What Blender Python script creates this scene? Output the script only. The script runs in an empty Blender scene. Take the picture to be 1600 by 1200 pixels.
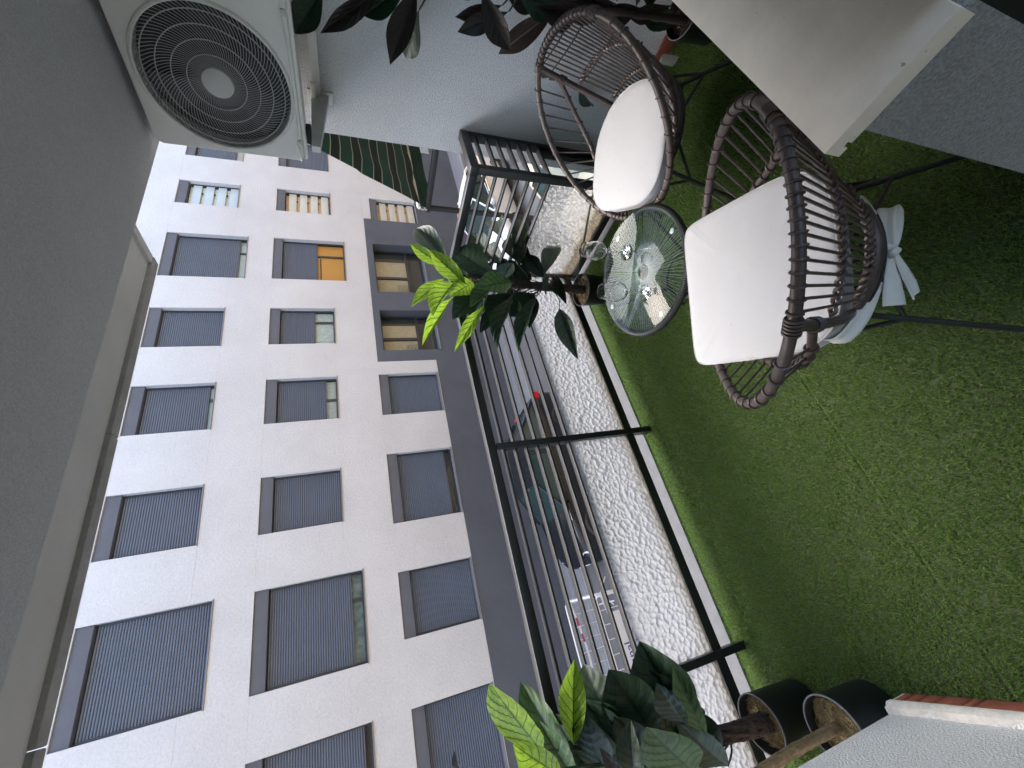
import bpy, bmesh, math, random
import numpy as np
from mathutils import Vector, Matrix

random.seed(7); RNG = np.random.default_rng(11)
S = bpy.context.scene
COL = S.collection
R = math.radians

# ------------------------------------------------------------------ camera, light, exposure
CAM = bpy.data.cameras.new('camera'); cam = bpy.data.objects.new('camera', CAM); COL.objects.link(cam)
W2C = Matrix(((-0.23418, -0.284368, -0.929674), (0.852238, -0.520197, -0.055557), (-0.467815, -0.805314, 0.364169)))
cam.matrix_world = Matrix.Translation((0, 0, 1.65)) @ W2C.transposed().to_4x4()
CAM.sensor_fit = 'HORIZONTAL'; CAM.sensor_width = 36.0; CAM.lens = 14.518
CAM.clip_start = 0.02; CAM.clip_end = 500
S.camera = cam

SUN_EL, SUN_AZ = 58.0, 10.0        # azimuth from +y clockwise: over the roof of the building across the street
WORLD = bpy.data.worlds.new('World'); S.world = WORLD; WORLD.use_nodes = True
wn = WORLD.node_tree; wn.nodes.clear()
sky = wn.nodes.new('ShaderNodeTexSky'); sky.sky_type = 'NISHITA'; sky.sun_disc = False
sky.sun_elevation = R(SUN_EL); sky.sun_rotation = R(SUN_AZ); sky.air_density = 1.0; sky.dust_density = 3.0; sky.ozone_density = 1.0
bg = wn.nodes.new('ShaderNodeBackground'); bg.inputs['Strength'].default_value = 0.15
wo = wn.nodes.new('ShaderNodeOutputWorld')
wn.links.new(sky.outputs[0], bg.inputs[0]); wn.links.new(bg.outputs[0], wo.inputs[0])
SL = bpy.data.lights.new('sun', 'SUN'); SL.energy = 1.5; SL.angle = R(75); SL.color = (1.0, 0.95, 0.88)
sun = bpy.data.objects.new('sun', SL); COL.objects.link(sun)
_a = R(SUN_AZ); _e = R(SUN_EL)
sdir = Vector((math.sin(_a) * math.cos(_e), math.cos(_a) * math.cos(_e), math.sin(_e)))
sun.rotation_euler = sdir.to_track_quat('Z', 'Y').to_euler(); sun.location = sdir * 40
S.view_settings.view_transform = 'Standard'; S.view_settings.look = 'None'
S.view_settings.exposure = 2.5; S.view_settings.gamma = 1.0; S.view_settings.use_curve_mapping = False
S.render.engine = 'CYCLES'
S.cycles.use_denoising = True; S.cycles.max_bounces = 16; S.cycles.diffuse_bounces = 6
S.cycles.transparent_max_bounces = 24; S.cycles.transmission_bounces = 16; S.cycles.glossy_bounces = 5
S.cycles.sample_clamp_indirect = 6.0; S.cycles.caustics_refractive = True; S.cycles.caustics_reflective = False

# ------------------------------------------------------------------ materials
M = {}
def _nodes(name):
    m = bpy.data.materials.new(name); m.use_nodes = True; M[name] = m
    nt = m.node_tree; b = nt.nodes['Principled BSDF']
    return m, nt, b
def noise(nt, scale, detail=3.0, rough=0.6, vec=None):
    n = nt.nodes.new('ShaderNodeTexNoise'); n.inputs['Scale'].default_value = scale
    n.inputs['Detail'].default_value = detail; n.inputs['Roughness'].default_value = rough
    if vec is not None: nt.links.new(vec, n.inputs['Vector'])
    return n
def coords(nt, kind='Object'):
    return nt.nodes.new('ShaderNodeTexCoord').outputs[kind]
def ramp(nt, fac, stops):
    r = nt.nodes.new('ShaderNodeValToRGB'); nt.links.new(fac, r.inputs[0])
    e = r.color_ramp.elements
    while len(e) < len(stops): e.new(0.5)
    for i, (p, c) in enumerate(stops):
        e[i].position = p; e[i].color = (*c, 1)
    return r.outputs[0]
def bump(nt, b, h, strength, dist):
    n = nt.nodes.new('ShaderNodeBump'); n.inputs['Strength'].default_value = strength; n.inputs['Distance'].default_value = dist
    nt.links.new(h, n.inputs['Height']); nt.links.new(n.outputs[0], b.inputs['Normal'])
    return n
def mat(name, c, rough=0.6, var=0.0, vscale=3.0, bscale=0.0, bstr=0.3, bdist=0.002, metal=0.0, spec=0.5, speck=None, fine=0.0):
    """plain colour with broad mottling, fine grain, optional specks and a fine relief"""
    m, nt, b = _nodes(name)
    b.inputs['Base Color'].default_value = (*c, 1); b.inputs['Roughness'].default_value = rough
    b.inputs['Metallic'].default_value = metal; b.inputs['Specular IOR Level'].default_value = spec
    v = coords(nt)
    if var > 0:
        n = noise(nt, vscale, 5, 0.65, v)
        lo = tuple(max(0, x * (1 - var)) for x in c); hi = tuple(min(1, x * (1 + var)) for x in c)
        col = ramp(nt, n.outputs[0], [(0.3, lo), (0.7, hi)])
        if fine > 0:
            n2 = noise(nt, bscale or 200, 2, 0.7, v)
            mx = nt.nodes.new('ShaderNodeMix'); mx.data_type = 'RGBA'; mx.blend_type = 'MULTIPLY'; mx.inputs['Factor'].default_value = 1.0
            g = ramp(nt, n2.outputs[0], [(0.32, (1 - fine,) * 3), (0.68, (1, 1, 1))])
            nt.links.new(col, mx.inputs['A']); nt.links.new(g, mx.inputs['B']); col = mx.outputs['Result']
        if speck:
            n3 = noise(nt, speck[0], 2, 0.5, v)
            f = ramp(nt, n3.outputs[0], [(speck[1], (0, 0, 0)), (speck[1] + 0.04, (1, 1, 1))])
            mx = nt.nodes.new('ShaderNodeMix'); mx.data_type = 'RGBA'
            nt.links.new(f, mx.inputs['Factor']); nt.links.new(col, mx.inputs['A']); mx.inputs['B'].default_value = (*speck[2], 1)
            col = mx.outputs['Result']
        nt.links.new(col, b.inputs['Base Color'])
    if bscale > 0:
        n = noise(nt, bscale, 3, 0.65, v); bump(nt, b, n.outputs[0], bstr, bdist)
    return m

mat('facade_white', (0.665, 0.66, 0.64), 0.9, 0.07, 0.55, 20, 0.8, 0.016, fine=0.11)
mat('facade_grey', (0.108, 0.118, 0.138), 0.85, 0.14, 0.6, 24, 0.5, 0.01, fine=0.12)
mat('header_grey', (0.122, 0.128, 0.145), 0.8, 0.08, 2.0, 40, 0.2, 0.004)
mat('shutter_grey', (0.128, 0.158, 0.208), 0.45, 0.06, 3.0)
mat('frame_dark', (0.035, 0.04, 0.045), 0.4)
mat('sill_grey', (0.21, 0.22, 0.24), 0.5, 0.1, 6)
mat('room_dark', (0.06, 0.06, 0.06), 0.9)
mat('blind_orange', (0.95, 0.40, 0.06), 0.7, 0.10, 60, 160, 0.3, 0.004, fine=0.2)
mat('blind_reflection_tan', (0.62, 0.50, 0.33), 0.8, 0.12, 6)  # blinds, and the painted reflection of the near building in the deep windows
mat('curtain', (0.62, 0.70, 0.66), 0.9, 0.2, 9)
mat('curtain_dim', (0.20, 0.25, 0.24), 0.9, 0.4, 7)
mat('room_bounce_cream', (0.80, 0.71, 0.58), 0.9, 0.03, 2)  # cream chosen so the unseen room bounces warm light
mat('room_floor', (0.50, 0.36, 0.24), 0.5, 0.2, 8)  # unseen floor, coloured for the same warm bounce
mat('louvre_pale', (0.50, 0.58, 0.60), 0.4, 0.05, 4)
mat('louvre_cream', (0.60, 0.60, 0.53), 0.4, 0.05, 4)
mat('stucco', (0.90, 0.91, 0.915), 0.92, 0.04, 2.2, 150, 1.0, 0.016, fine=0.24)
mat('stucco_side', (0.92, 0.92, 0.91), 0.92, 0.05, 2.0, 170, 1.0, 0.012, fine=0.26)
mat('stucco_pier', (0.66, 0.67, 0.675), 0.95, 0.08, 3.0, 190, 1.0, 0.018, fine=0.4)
mat('ceiling_paint', (0.72, 0.73, 0.74), 0.9, 0.06, 1.4, 190, 0.8, 0.005, fine=0.22)
mat('soffit_paint', (0.56, 0.57, 0.565), 0.9, 0.06, 3, 120, 0.4, 0.003, fine=0.05)
mat('edge_concrete', (0.34, 0.345, 0.34), 0.95, 0.16, 9, 60, 0.8, 0.006, fine=0.1)
mat('kerb_concrete', (0.11, 0.112, 0.118), 0.9, 0.15, 14, 90, 0.6, 0.004, fine=0.1)
mat('mortar', (0.62, 0.59, 0.54), 0.95, 0.15, 30, 140, 0.9, 0.004)
mat('sill_stone', (0.88, 0.81, 0.69), 0.7, 0.09, 7, 300, 0.15, 0.001, fine=0.06, speck=(52, 0.725, (0.42, 0.38, 0.31)))
mat('terracotta', (0.26, 0.075, 0.045), 0.7, 0.22, 12, 120, 0.3, 0.002, fine=0.12)
mat('rail_black', (0.016, 0.017, 0.018), 0.38, 0.2, 40, 60, 0.05, 0.001)
mat('metal_black', (0.012, 0.013, 0.014), 0.45, 0.2, 60)
mat('ac_white', (0.72, 0.715, 0.675), 0.42, 0.06, 6, 220, 0.25, 0.0015, fine=0.06)
mat('ac_hub', (0.52, 0.53, 0.51), 0.5)
mat('ac_grille', (0.40, 0.405, 0.40), 0.45)
mat('ac_dark', (0.02, 0.021, 0.025), 0.6)
mat('ac_blade', (0.045, 0.046, 0.05), 0.45)
mat('galvanised', (0.50, 0.50, 0.48), 0.45, 0.1, 20, metal=0.3)
mat('pipe_black', (0.02, 0.02, 0.02), 0.7)
mat('plastic_pot', (0.010, 0.011, 0.012), 0.5, 0.2, 20)
mat('straw', (0.20, 0.155, 0.075), 0.9, 0.6, 60)
mat('trunk', (0.045, 0.026, 0.02), 0.85, 0.6, 30, 90, 1.0, 0.012)
mat('trunk_pale', (0.22, 0.15, 0.08), 0.85, 0.45, 40, 120, 0.8, 0.006)
mat('petiole', (0.035, 0.05, 0.025), 0.6, 0.3, 20)
mat('asphalt', (0.15, 0.152, 0.156), 0.9, 0.12, 0.8, 60, 0.4, 0.006, fine=0.15)
mat('pavement_tile', (0.25, 0.243, 0.24), 0.85, 0.10, 1.2, 30, 0.3, 0.004, fine=0.06)
mat('kerb_stone', (0.28, 0.28, 0.275), 0.85, 0.1, 2)
mat('tan_render', (0.55, 0.43, 0.28), 0.9, 0.08, 1.2, 20, 0.3, 0.006)
mat('car_black', (0.012, 0.013, 0.016), 0.22, 0.1, 2)
mat('car_white', (0.78, 0.78, 0.78), 0.25)
mat('car_beige', (0.50, 0.45, 0.36), 0.3)
mat('car_glass', (0.02, 0.04, 0.04), 0.05)
mat('chrome', (0.7, 0.72, 0.75), 0.12, metal=1.0)
mat('lamp_red', (0.65, 0.01, 0.015), 0.2)
mat('lamp_clear', (0.75, 0.78, 0.8), 0.1, metal=0.6)
mat('tyre', (0.02, 0.02, 0.02), 0.85)
mat('barrier_white', (0.78, 0.78, 0.78), 0.5)
mat('barrier_red', (0.50, 0.06, 0.08), 0.5)
mat('banner_white', (0.75, 0.77, 0.82), 0.6)
mat('ink_blue', (0.03, 0.09, 0.35), 0.7)
mat('sack_orange', (0.85, 0.22, 0.03), 0.7, 0.15, 4)
mat('bark_brown', (0.042, 0.030, 0.024), 0.9, 0.4, 5)
mat('clear_disc', (0.45, 0.5, 0.5), 0.2)
mat('cord', (0.26, 0.29, 0.29), 0.45)
mat('table_black', (0.016, 0.017, 0.018), 0.5)
mat('ribbon', (0.66, 0.66, 0.63), 0.9, 0.06, 20, 700, 0.25, 0.001)

def mk_cushion():
    m, nt, b = _nodes('cushion_white'); b.inputs['Roughness'].default_value = 0.9
    b.inputs['Base Color'].default_value = (0.45, 0.458, 0.475, 1); b.inputs['Sheen Weight'].default_value = 0.2
    v = coords(nt)
    n1 = noise(nt, 7, 4, 0.6, v); n2 = noise(nt, 900, 2, 0.6, v)
    ad = nt.nodes.new('ShaderNodeMath'); ad.operation = 'MULTIPLY_ADD'; ad.inputs[1].default_value = 10.0
    nt.links.new(n1.outputs[0], ad.inputs[0]); nt.links.new(n2.outputs[0], ad.inputs[2])
    bump(nt, b, ad.outputs[0], 0.5, 0.002)
    sp = noise(nt, 55, 1, 0.4, v)
    c = ramp(nt, sp.outputs[0], [(0.0, (0.45, 0.458, 0.475)), (0.79, (0.45, 0.458, 0.475)), (0.81, (0.34, 0.34, 0.34))])
    nt.links.new(c, b.inputs['Base Color'])
mk_cushion()

def mk_rattan():
    m, nt, b = _nodes('rattan'); v = coords(nt)
    n = noise(nt, 35, 4, 0.7, v)
    c = ramp(nt, n.outputs[0], [(0.25, (0.040, 0.029, 0.026)), (0.55, (0.074, 0.055, 0.050)), (0.8, (0.115, 0.088, 0.080))])
    nt.links.new(c, b.inputs['Base Color']); b.inputs['Roughness'].default_value = 0.42
    n2 = noise(nt, 240, 2, 0.6, v); bump(nt, b, n2.outputs[0], 0.3, 0.0012)
mk_rattan()

def mk_glass(name, tint=(0.93, 0.97, 0.96), gl=1.0):
    """thin clear pane: straight-through light plus a Fresnel mirror"""
    m, nt, b = _nodes(name); nt.nodes.remove(b); out = nt.nodes['Material Output']
    t = nt.nodes.new('ShaderNodeBsdfTransparent'); t.inputs[0].default_value = (*tint, 1)
    g = nt.nodes.new('ShaderNodeBsdfGlossy'); g.inputs['Roughness'].default_value = 0.015
    f = nt.nodes.new('ShaderNodeFresnel')
    gm = nt.nodes.new('ShaderNodeNewGeometry')      # the same mirror share from either side of a sheet
    io = nt.nodes.new('ShaderNodeMath'); io.operation = 'MULTIPLY_ADD'; io.inputs[1].default_value = 1 / 1.5 - 1.5; io.inputs[2].default_value = 1.5
    nt.links.new(gm.outputs['Backfacing'], io.inputs[0]); nt.links.new(io.outputs[0], f.inputs['IOR'])
    k = nt.nodes.new('ShaderNodeMath'); k.operation = 'MULTIPLY'; k.inputs[1].default_value = gl
    nt.links.new(f.outputs[0], k.inputs[0])
    mx = nt.nodes.new('ShaderNodeMixShader'); nt.links.new(k.outputs[0], mx.inputs[0])
    nt.links.new(t.outputs[0], mx.inputs[1]); nt.links.new(g.outputs[0], mx.inputs[2]); nt.links.new(mx.outputs[0], out.inputs[0])
mk_glass('pane_glass', (0.80, 0.86, 0.86))
mk_glass('table_glass', (0.93, 0.975, 0.965), 0.55)
mk_glass('wine_glass', (0.975, 0.98, 0.98), 2.2)
def mk_solid_glass():
    m, nt, b = _nodes('solid_glass'); b.inputs['Base Color'].default_value = (1, 1, 1, 1)
    b.inputs['Transmission Weight'].default_value = 1.0; b.inputs['Roughness'].default_value = 0.0; b.inputs['IOR'].default_value = 1.46
mk_solid_glass()

def mk_frost():
    m, nt, b = _nodes('frosted_glass'); out = nt.nodes['Material Output']
    v = coords(nt)
    wob = noise(nt, 30, 2, 0.5, v)
    va = nt.nodes.new('ShaderNodeVectorMath'); va.operation = 'SCALE'; va.inputs['Scale'].default_value = 0.02
    nt.links.new(wob.outputs['Color'], va.inputs[0])
    vb = nt.nodes.new('ShaderNodeVectorMath'); vb.operation = 'ADD'
    nt.links.new(v, vb.inputs[0]); nt.links.new(va.outputs[0], vb.inputs[1])
    vo = nt.nodes.new('ShaderNodeTexVoronoi'); vo.feature = 'SMOOTH_F1'; vo.inputs['Scale'].default_value = 46; vo.inputs['Smoothness'].default_value = 0.25
    nt.links.new(vb.outputs[0], vo.inputs['Vector'])
    iv = nt.nodes.new('ShaderNodeMath'); iv.operation = 'POWER'; iv.inputs[1].default_value = 2.0
    nt.links.new(vo.outputs['Distance'], iv.inputs[0])
    bp = nt.nodes.new('ShaderNodeBump'); bp.inputs['Strength'].default_value = 1.0; bp.inputs['Distance'].default_value = 0.013; bp.invert = True
    nt.links.new(iv.outputs[0], bp.inputs['Height'])
    # grime along the bottom bar
    sx = nt.nodes.new('ShaderNodeSeparateXYZ'); nt.links.new(v, sx.inputs[0])
    gn = noise(nt, 22, 4, 0.7, v)
    gm = nt.nodes.new('ShaderNodeMath'); gm.operation = 'MULTIPLY_ADD'; gm.inputs[1].default_value = 0.06
    nt.links.new(gn.outputs[0], gm.inputs[0]); nt.links.new(sx.outputs['Z'], gm.inputs[2])
    gc = ramp(nt, gm.outputs[0], [(0.200, (0.40, 0.35, 0.27)), (0.222, (0.70, 0.68, 0.62)), (0.29, (0.93, 0.95, 0.955))])
    tr = nt.nodes.new('ShaderNodeBsdfTranslucent'); nt.links.new(gc, tr.inputs[0]); nt.links.new(bp.outputs[0], tr.inputs['Normal'])
    df = nt.nodes.new('ShaderNodeBsdfDiffuse'); nt.links.new(gc, df.inputs[0]); nt.links.new(bp.outputs[0], df.inputs['Normal'])
    gl = nt.nodes.new('ShaderNodeBsdfGlossy'); gl.inputs['Roughness'].default_value = 0.2; nt.links.new(bp.outputs[0], gl.inputs['Normal'])
    rf = nt.nodes.new('ShaderNodeBsdfRefraction'); rf.inputs['Roughness'].default_value = 0.16; rf.inputs['IOR'].default_value = 1.28
    nt.links.new(gc, rf.inputs['Color']); nt.links.new(bp.outputs[0], rf.inputs['Normal'])
    m0 = nt.nodes.new('ShaderNodeMixShader'); m0.inputs[0].default_value = 0.66
    nt.links.new(tr.outputs[0], m0.inputs[1]); nt.links.new(rf.outputs[0], m0.inputs[2])
    m1 = nt.nodes.new('ShaderNodeMixShader'); m1.inputs[0].default_value = 0.06
    nt.links.new(m0.outputs[0], m1.inputs[1]); nt.links.new(df.outputs[0], m1.inputs[2])
    m2 = nt.nodes.new('ShaderNodeMixShader'); m2.inputs[0].default_value = 0.05
    nt.links.new(m1.outputs[0], m2.inputs[1]); nt.links.new(gl.outputs[0], m2.inputs[2])
    tp = nt.nodes.new('ShaderNodeBsdfTransparent'); nt.links.new(gc, tp.inputs[0])
    m3 = nt.nodes.new('ShaderNodeMixShader'); m3.inputs[0].default_value = 0.16
    nt.links.new(m2.outputs[0], m3.inputs[1]); nt.links.new(tp.outputs[0], m3.inputs[2])
    gm2 = nt.nodes.new('ShaderNodeNewGeometry'); t2 = nt.nodes.new('ShaderNodeBsdfTransparent')   # the pane scatters once, at the face the ray enters by
    m4 = nt.nodes.new('ShaderNodeMixShader'); nt.links.new(gm2.outputs['Backfacing'], m4.inputs[0])
    nt.links.new(m3.outputs[0], m4.inputs[1]); nt.links.new(t2.outputs[0], m4.inputs[2])
    nt.nodes.remove(b); nt.links.new(m4.outputs[0], out.inputs[0])
mk_frost()

def mk_leaf(name, c, vein, trans, rough=0.40, under=None):
    m, nt, b = _nodes(name); out = nt.nodes['Material Output']
    uv = nt.nodes.new('ShaderNodeTexCoord').outputs['UV']
    sx = nt.nodes.new('ShaderNodeSeparateXYZ'); nt.links.new(uv, sx.inputs[0])
    def mth(op, a, bb=None, c2=None):
        n = nt.nodes.new('ShaderNodeMath'); n.operation = op
        for i, x in enumerate((a, bb, c2)):
            if x is None: continue
            if isinstance(x, (int, float)): n.inputs[i].default_value = x
            else: nt.links.new(x, n.inputs[i])
        return n.outputs[0]
    ax = mth('ABSOLUTE', mth('SUBTRACT', sx.outputs['X'], 0.5))
    ph = mth('FRACT', mth('MULTIPLY', mth('SUBTRACT', sx.outputs['Y'], mth('MULTIPLY', ax, 0.55)), 7.0))
    lat = mth('LESS_THAN', mth('ABSOLUTE', mth('SUBTRACT', ph, 0.5)), 0.06)
    mid = mth('LESS_THAN', ax, 0.028)
    vn = mth('MAXIMUM', lat, mid)
    n = noise(nt, 9, 4, 0.6, coords(nt))
    lo = tuple(x * 0.72 for x in c); hi = tuple(min(1, x * 1.3) for x in c)
    col = ramp(nt, n.outputs[0], [(0.3, lo), (0.7, hi)])
    mx = nt.nodes.new('ShaderNodeMix'); mx.data_type = 'RGBA'; nt.links.new(mth('MULTIPLY', vn, 0.75), mx.inputs['Factor'])
    nt.links.new(col, mx.inputs['A']); mx.inputs['B'].default_value = (*vein, 1)
    cc = mx.outputs['Result']
    if under:
        gm = nt.nodes.new('ShaderNodeNewGeometry')
        m3 = nt.nodes.new('ShaderNodeMix'); m3.data_type = 'RGBA'; nt.links.new(gm.outputs['Backfacing'], m3.inputs['Factor'])
        nt.links.new(cc, m3.inputs['A']); m3.inputs['B'].default_value = (*under, 1); cc = m3.outputs['Result']
    nt.links.new(cc, b.inputs['Base Color']); b.inputs['Roughness'].default_value = rough; b.inputs['Specular IOR Level'].default_value = 0.3
    h = mth('MULTIPLY', vn, -1.0); bump(nt, b, h, 0.8, 0.004)
    t = nt.nodes.new('ShaderNodeBsdfTranslucent'); nt.links.new(cc, t.inputs[0])
    ms = nt.nodes.new('ShaderNodeMixShader'); ms.inputs[0].default_value = trans
    nt.links.new(b.outputs[0], ms.inputs[1]); nt.links.new(t.outputs[0], ms.inputs[2]); nt.links.new(ms.outputs[0], out.inputs[0])
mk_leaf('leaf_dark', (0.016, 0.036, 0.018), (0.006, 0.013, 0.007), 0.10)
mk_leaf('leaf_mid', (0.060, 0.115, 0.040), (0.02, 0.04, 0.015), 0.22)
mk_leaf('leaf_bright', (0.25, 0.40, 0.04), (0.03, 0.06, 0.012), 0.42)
mk_leaf('leaf_grey', (0.075, 0.105, 0.080), (0.03, 0.045, 0.03), 0.12, 0.3)
mk_leaf('leaf_maroon', (0.024, 0.018, 0.015), (0.015, 0.01, 0.01), 0.06, 0.45)
LEAFM = ['leaf_dark', 'leaf_mid', 'leaf_bright', 'leaf_grey', 'leaf_maroon']

def mk_grass():
    m, nt, b = _nodes('turf'); out = nt.nodes['Material Output']; v = coords(nt)
    n = noise(nt, 230, 1, 0.5, v); n2 = noise(nt, 3.5, 3, 0.6, v)
    ad = nt.nodes.new('ShaderNodeMath'); ad.operation = 'MULTIPLY_ADD'; ad.inputs[1].default_value = 0.25
    nt.links.new(n2.outputs[0], ad.inputs[0]); nt.links.new(n.outputs[0], ad.inputs[2])
    c = ramp(nt, ad.outputs[0], [(0.36, (0.085, 0.165, 0.028)), (0.58, (0.125, 0.225, 0.042)), (0.74, (0.17, 0.275, 0.066)), (0.86, (0.25, 0.31, 0.115))])
    nt.links.new(c, b.inputs['Base Color']); b.inputs['Roughness'].default_value = 0.5; b.inputs['Specular IOR Level'].default_value = 0.35
    t = nt.nodes.new('ShaderNodeBsdfTranslucent'); nt.links.new(c, t.inputs[0])
    ms = nt.nodes.new('ShaderNodeMixShader'); ms.inputs[0].default_value = 0.48
    nt.links.new(b.outputs[0], ms.inputs[1]); nt.links.new(t.outputs[0], ms.inputs[2]); nt.links.new(ms.outputs[0], out.inputs[0])
mk_grass()
mat('turf_backing', (0.035, 0.05, 0.02), 0.95, 0.3, 60)

def mk_awning():
    m, nt, b = _nodes('awning_stripe'); b.inputs['Roughness'].default_value = 0.8
    uv = nt.nodes.new('ShaderNodeTexCoord').outputs['UV']
    sx = nt.nodes.new('ShaderNodeSeparateXYZ'); nt.links.new(uv, sx.inputs[0])
    k = nt.nodes.new('ShaderNodeMath'); k.operation = 'MULTIPLY'; k.inputs[1].default_value = 11.0; nt.links.new(sx.outputs['Y'], k.inputs[0])
    f = nt.nodes.new('ShaderNodeMath'); f.operation = 'FRACT'; nt.links.new(k.outputs[0], f.inputs[0])
    r = nt.nodes.new('ShaderNodeValToRGB'); r.color_ramp.interpolation = 'CONSTANT'; nt.links.new(f.outputs[0], r.inputs[0])
    e = r.color_ramp.elements
    stops = [(0, (0.006, 0.062, 0.050)), (0.52, (0.30, 0.36, 0.32)), (0.57, (0.006, 0.022, 0.022)), (0.95, (0.30, 0.36, 0.32))]
    while len(e) < 4: e.new(0.5)
    for i, (p, c) in enumerate(stops): e[i].position = p; e[i].color = (*c, 1)
    nt.links.new(r.outputs[0], b.inputs['Base Color'])
mk_awning()

# ------------------------------------------------------------------ mesh helpers
ORG = {}
class MB:
    def __init__(s): s.v = []; s.f = []; s.uv = None
    def add(s, vs, fs):
        o = len(s.v); s.v += [tuple(x) for x in vs]; s.f += [tuple(i + o for i in f) for f in fs]; return s
    def box(s, x0, x1, y0, y1, z0, z1, c=0.0):
        if c <= 0:
            return s.add([(x0, y0, z0), (x1, y0, z0), (x1, y1, z0), (x0, y1, z0), (x0, y0, z1), (x1, y0, z1), (x1, y1, z1), (x0, y1, z1)],
                  [(0, 3, 2, 1), (4, 5, 6, 7), (0, 1, 5, 4), (1, 2, 6, 5), (2, 3, 7, 6), (3, 0, 4, 7)])
        bm = bmesh.new(); bmesh.ops.create_cube(bm, size=1)
        for v in bm.verts:
            v.co = Vector((x0 + (v.co.x + .5) * (x1 - x0), y0 + (v.co.y + .5) * (y1 - y0), z0 + (v.co.z + .5) * (z1 - z0)))
        bmesh.ops.bevel(bm, geom=bm.edges[:], offset=c, segments=2, profile=0.6, affect='EDGES')
        return s.bm(bm)
    def bm(s, bm):
        bm.verts.index_update(); s.add([v.co[:] for v in bm.verts], [[v.index for v in f.verts] for f in bm.faces]); bm.free(); return s
    def tube(s, pts, r, n=8, closed=False, cap=True):
        P = [Vector(p) for p in pts]; N = len(P)
        rr = r if isinstance(r, (list, tuple)) else [r] * N
        T = []
        for i in range(N):
            a = P[(i - 1) % N] if (closed or i > 0) else P[0]; b = P[(i + 1) % N] if (closed or i < N - 1) else P[-1]
            d = (b - a); T.append(d.normalized() if d.length > 1e-9 else Vector((0, 0, 1)))
        up = Vector((0, 0, 1)) if abs(T[0].z) < 0.9 else Vector((1, 0, 0))
        U = (up - T[0] * up.dot(T[0])).normalized(); o = len(s.v)
        for i in range(N):
            U = (U - T[i] * U.dot(T[i])); U = U.normalized() if U.length > 1e-6 else T[i].orthogonal().normalized()
            V = T[i].cross(U)
            for k in range(n):
                a = 2 * math.pi * k / n; q = P[i] + (U * math.cos(a) + V * math.sin(a)) * rr[i]; s.v.append(q[:])
        m = N if closed else N - 1
        for i in range(m):
            j = (i + 1) % N
            for k in range(n):
                k2 = (k + 1) % n; s.f.append((o + i * n + k, o + i * n + k2, o + j * n + k2, o + j * n + k))
        if cap and not closed:
            s.f.append(tuple(o + k for k in reversed(range(n)))); s.f.append(tuple(o + (N - 1) * n + k for k in range(n)))
        return s
    def lathe(s, prof, n=32, c=(0, 0, 0), closed=False):
        o = len(s.v); m = len(prof)
        for (r, z) in prof:
            for k in range(n):
                a = 2 * math.pi * k / n; s.v.append((c[0] + r * math.cos(a), c[1] + r * math.sin(a), c[2] + z))
        for i in range(m if closed else m - 1):
            j = (i + 1) % m
            for k in range(n):
                k2 = (k + 1) % n; s.f.append((o + i * n + k, o + i * n + k2, o + j * n + k2, o + j * n + k))
        return s
    def disc(s, c, r, n=24, axis='z', flip=False):
        o = len(s.v)
        for k in range(n):
            a = 2 * math.pi * k / n; p = (r * math.cos(a), r * math.sin(a))
            s.v.append((c[0] + p[0], c[1] + p[1], c[2]) if axis == 'z' else (c[0], c[1] + p[0], c[2] + p[1]) if axis == 'x' else (c[0] + p[0], c[1], c[2] + p[1]))
        idx = tuple(o + k for k in range(n)); s.f.append(idx[::-1] if flip else idx); return s
    def grid(s, P, uv=False):
        n, m = len(P), len(P[0]); o = len(s.v)
        for row in P: s.v += [tuple(p) for p in row]
        for i in range(n - 1):
            for j in range(m - 1):
                s.f.append((o + i * m + j, o + i * m + j + 1, o + (i + 1) * m + j + 1, o + (i + 1) * m + j))
        if uv: s.uv = [(j / (m - 1), i / (n - 1)) for i in range(n) for j in range(m)]
        return s
    def mesh(s, name, mt, off=(0, 0, 0), smooth=True, ang=0.7):
        me = bpy.data.meshes.new(name)
        vv = [(x - off[0], y - off[1], z - off[2]) for x, y, z in s.v] if any(off) else s.v
        me.from_pydata(vv, [], s.f)
        if s.uv:
            l = me.uv_layers.new(name='UVMap')
            for lp in me.loops: l.data[lp.index].uv = s.uv[lp.vertex_index]
        me.update()
        if smooth:
            me.polygons.foreach_set('use_smooth', [True] * len(me.polygons)); me.set_sharp_from_angle(angle=ang)
        me.materials.append(M[mt] if isinstance(mt, str) else mt)
        return me
    def build(s, name, mt, parent=None, local=False, **k):
        off = (0, 0, 0) if (local or parent is None) else ORG.get(parent.name, (0, 0, 0))
        o = bpy.data.objects.new(name, s.mesh(name, mt, off, **k)); COL.objects.link(o)
        if parent is not None: o.parent = parent
        ORG[o.name] = off
        return o
def tag(o, label=None, cat=None, group=None, kind=None):
    if label: o['label'] = label
    if cat: o['category'] = cat
    if group: o['group'] = group
    if kind: o['kind'] = kind
    return o
def thing(name, label, cat, loc=(0, 0, 0), rz=0.0, group=None):
    o = bpy.data.objects.new(name, None); COL.objects.link(o); o.location = loc; o.rotation_euler = (0, 0, rz)
    o.empty_display_size = 0.1
    ORG[o.name] = tuple(loc); return tag(o, label, cat, group)
def inst(name, me, parent, loc=None, mw=None):
    o = bpy.data.objects.new(name, me); COL.objects.link(o); o.parent = parent
    if mw is not None: o.matrix_local = mw
    elif loc is not None: o.location = loc
    ORG[o.name] = ORG.get(parent.name, (0, 0, 0)); return o
def kids(o): return [c for c in bpy.data.objects if c.parent is o]
def copy_tree(o, parent=None):
    c = o.copy(); COL.objects.link(c)
    if parent is not None: c.parent = parent
    for ch in list(o.children): copy_tree(ch, c)
    return c

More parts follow.
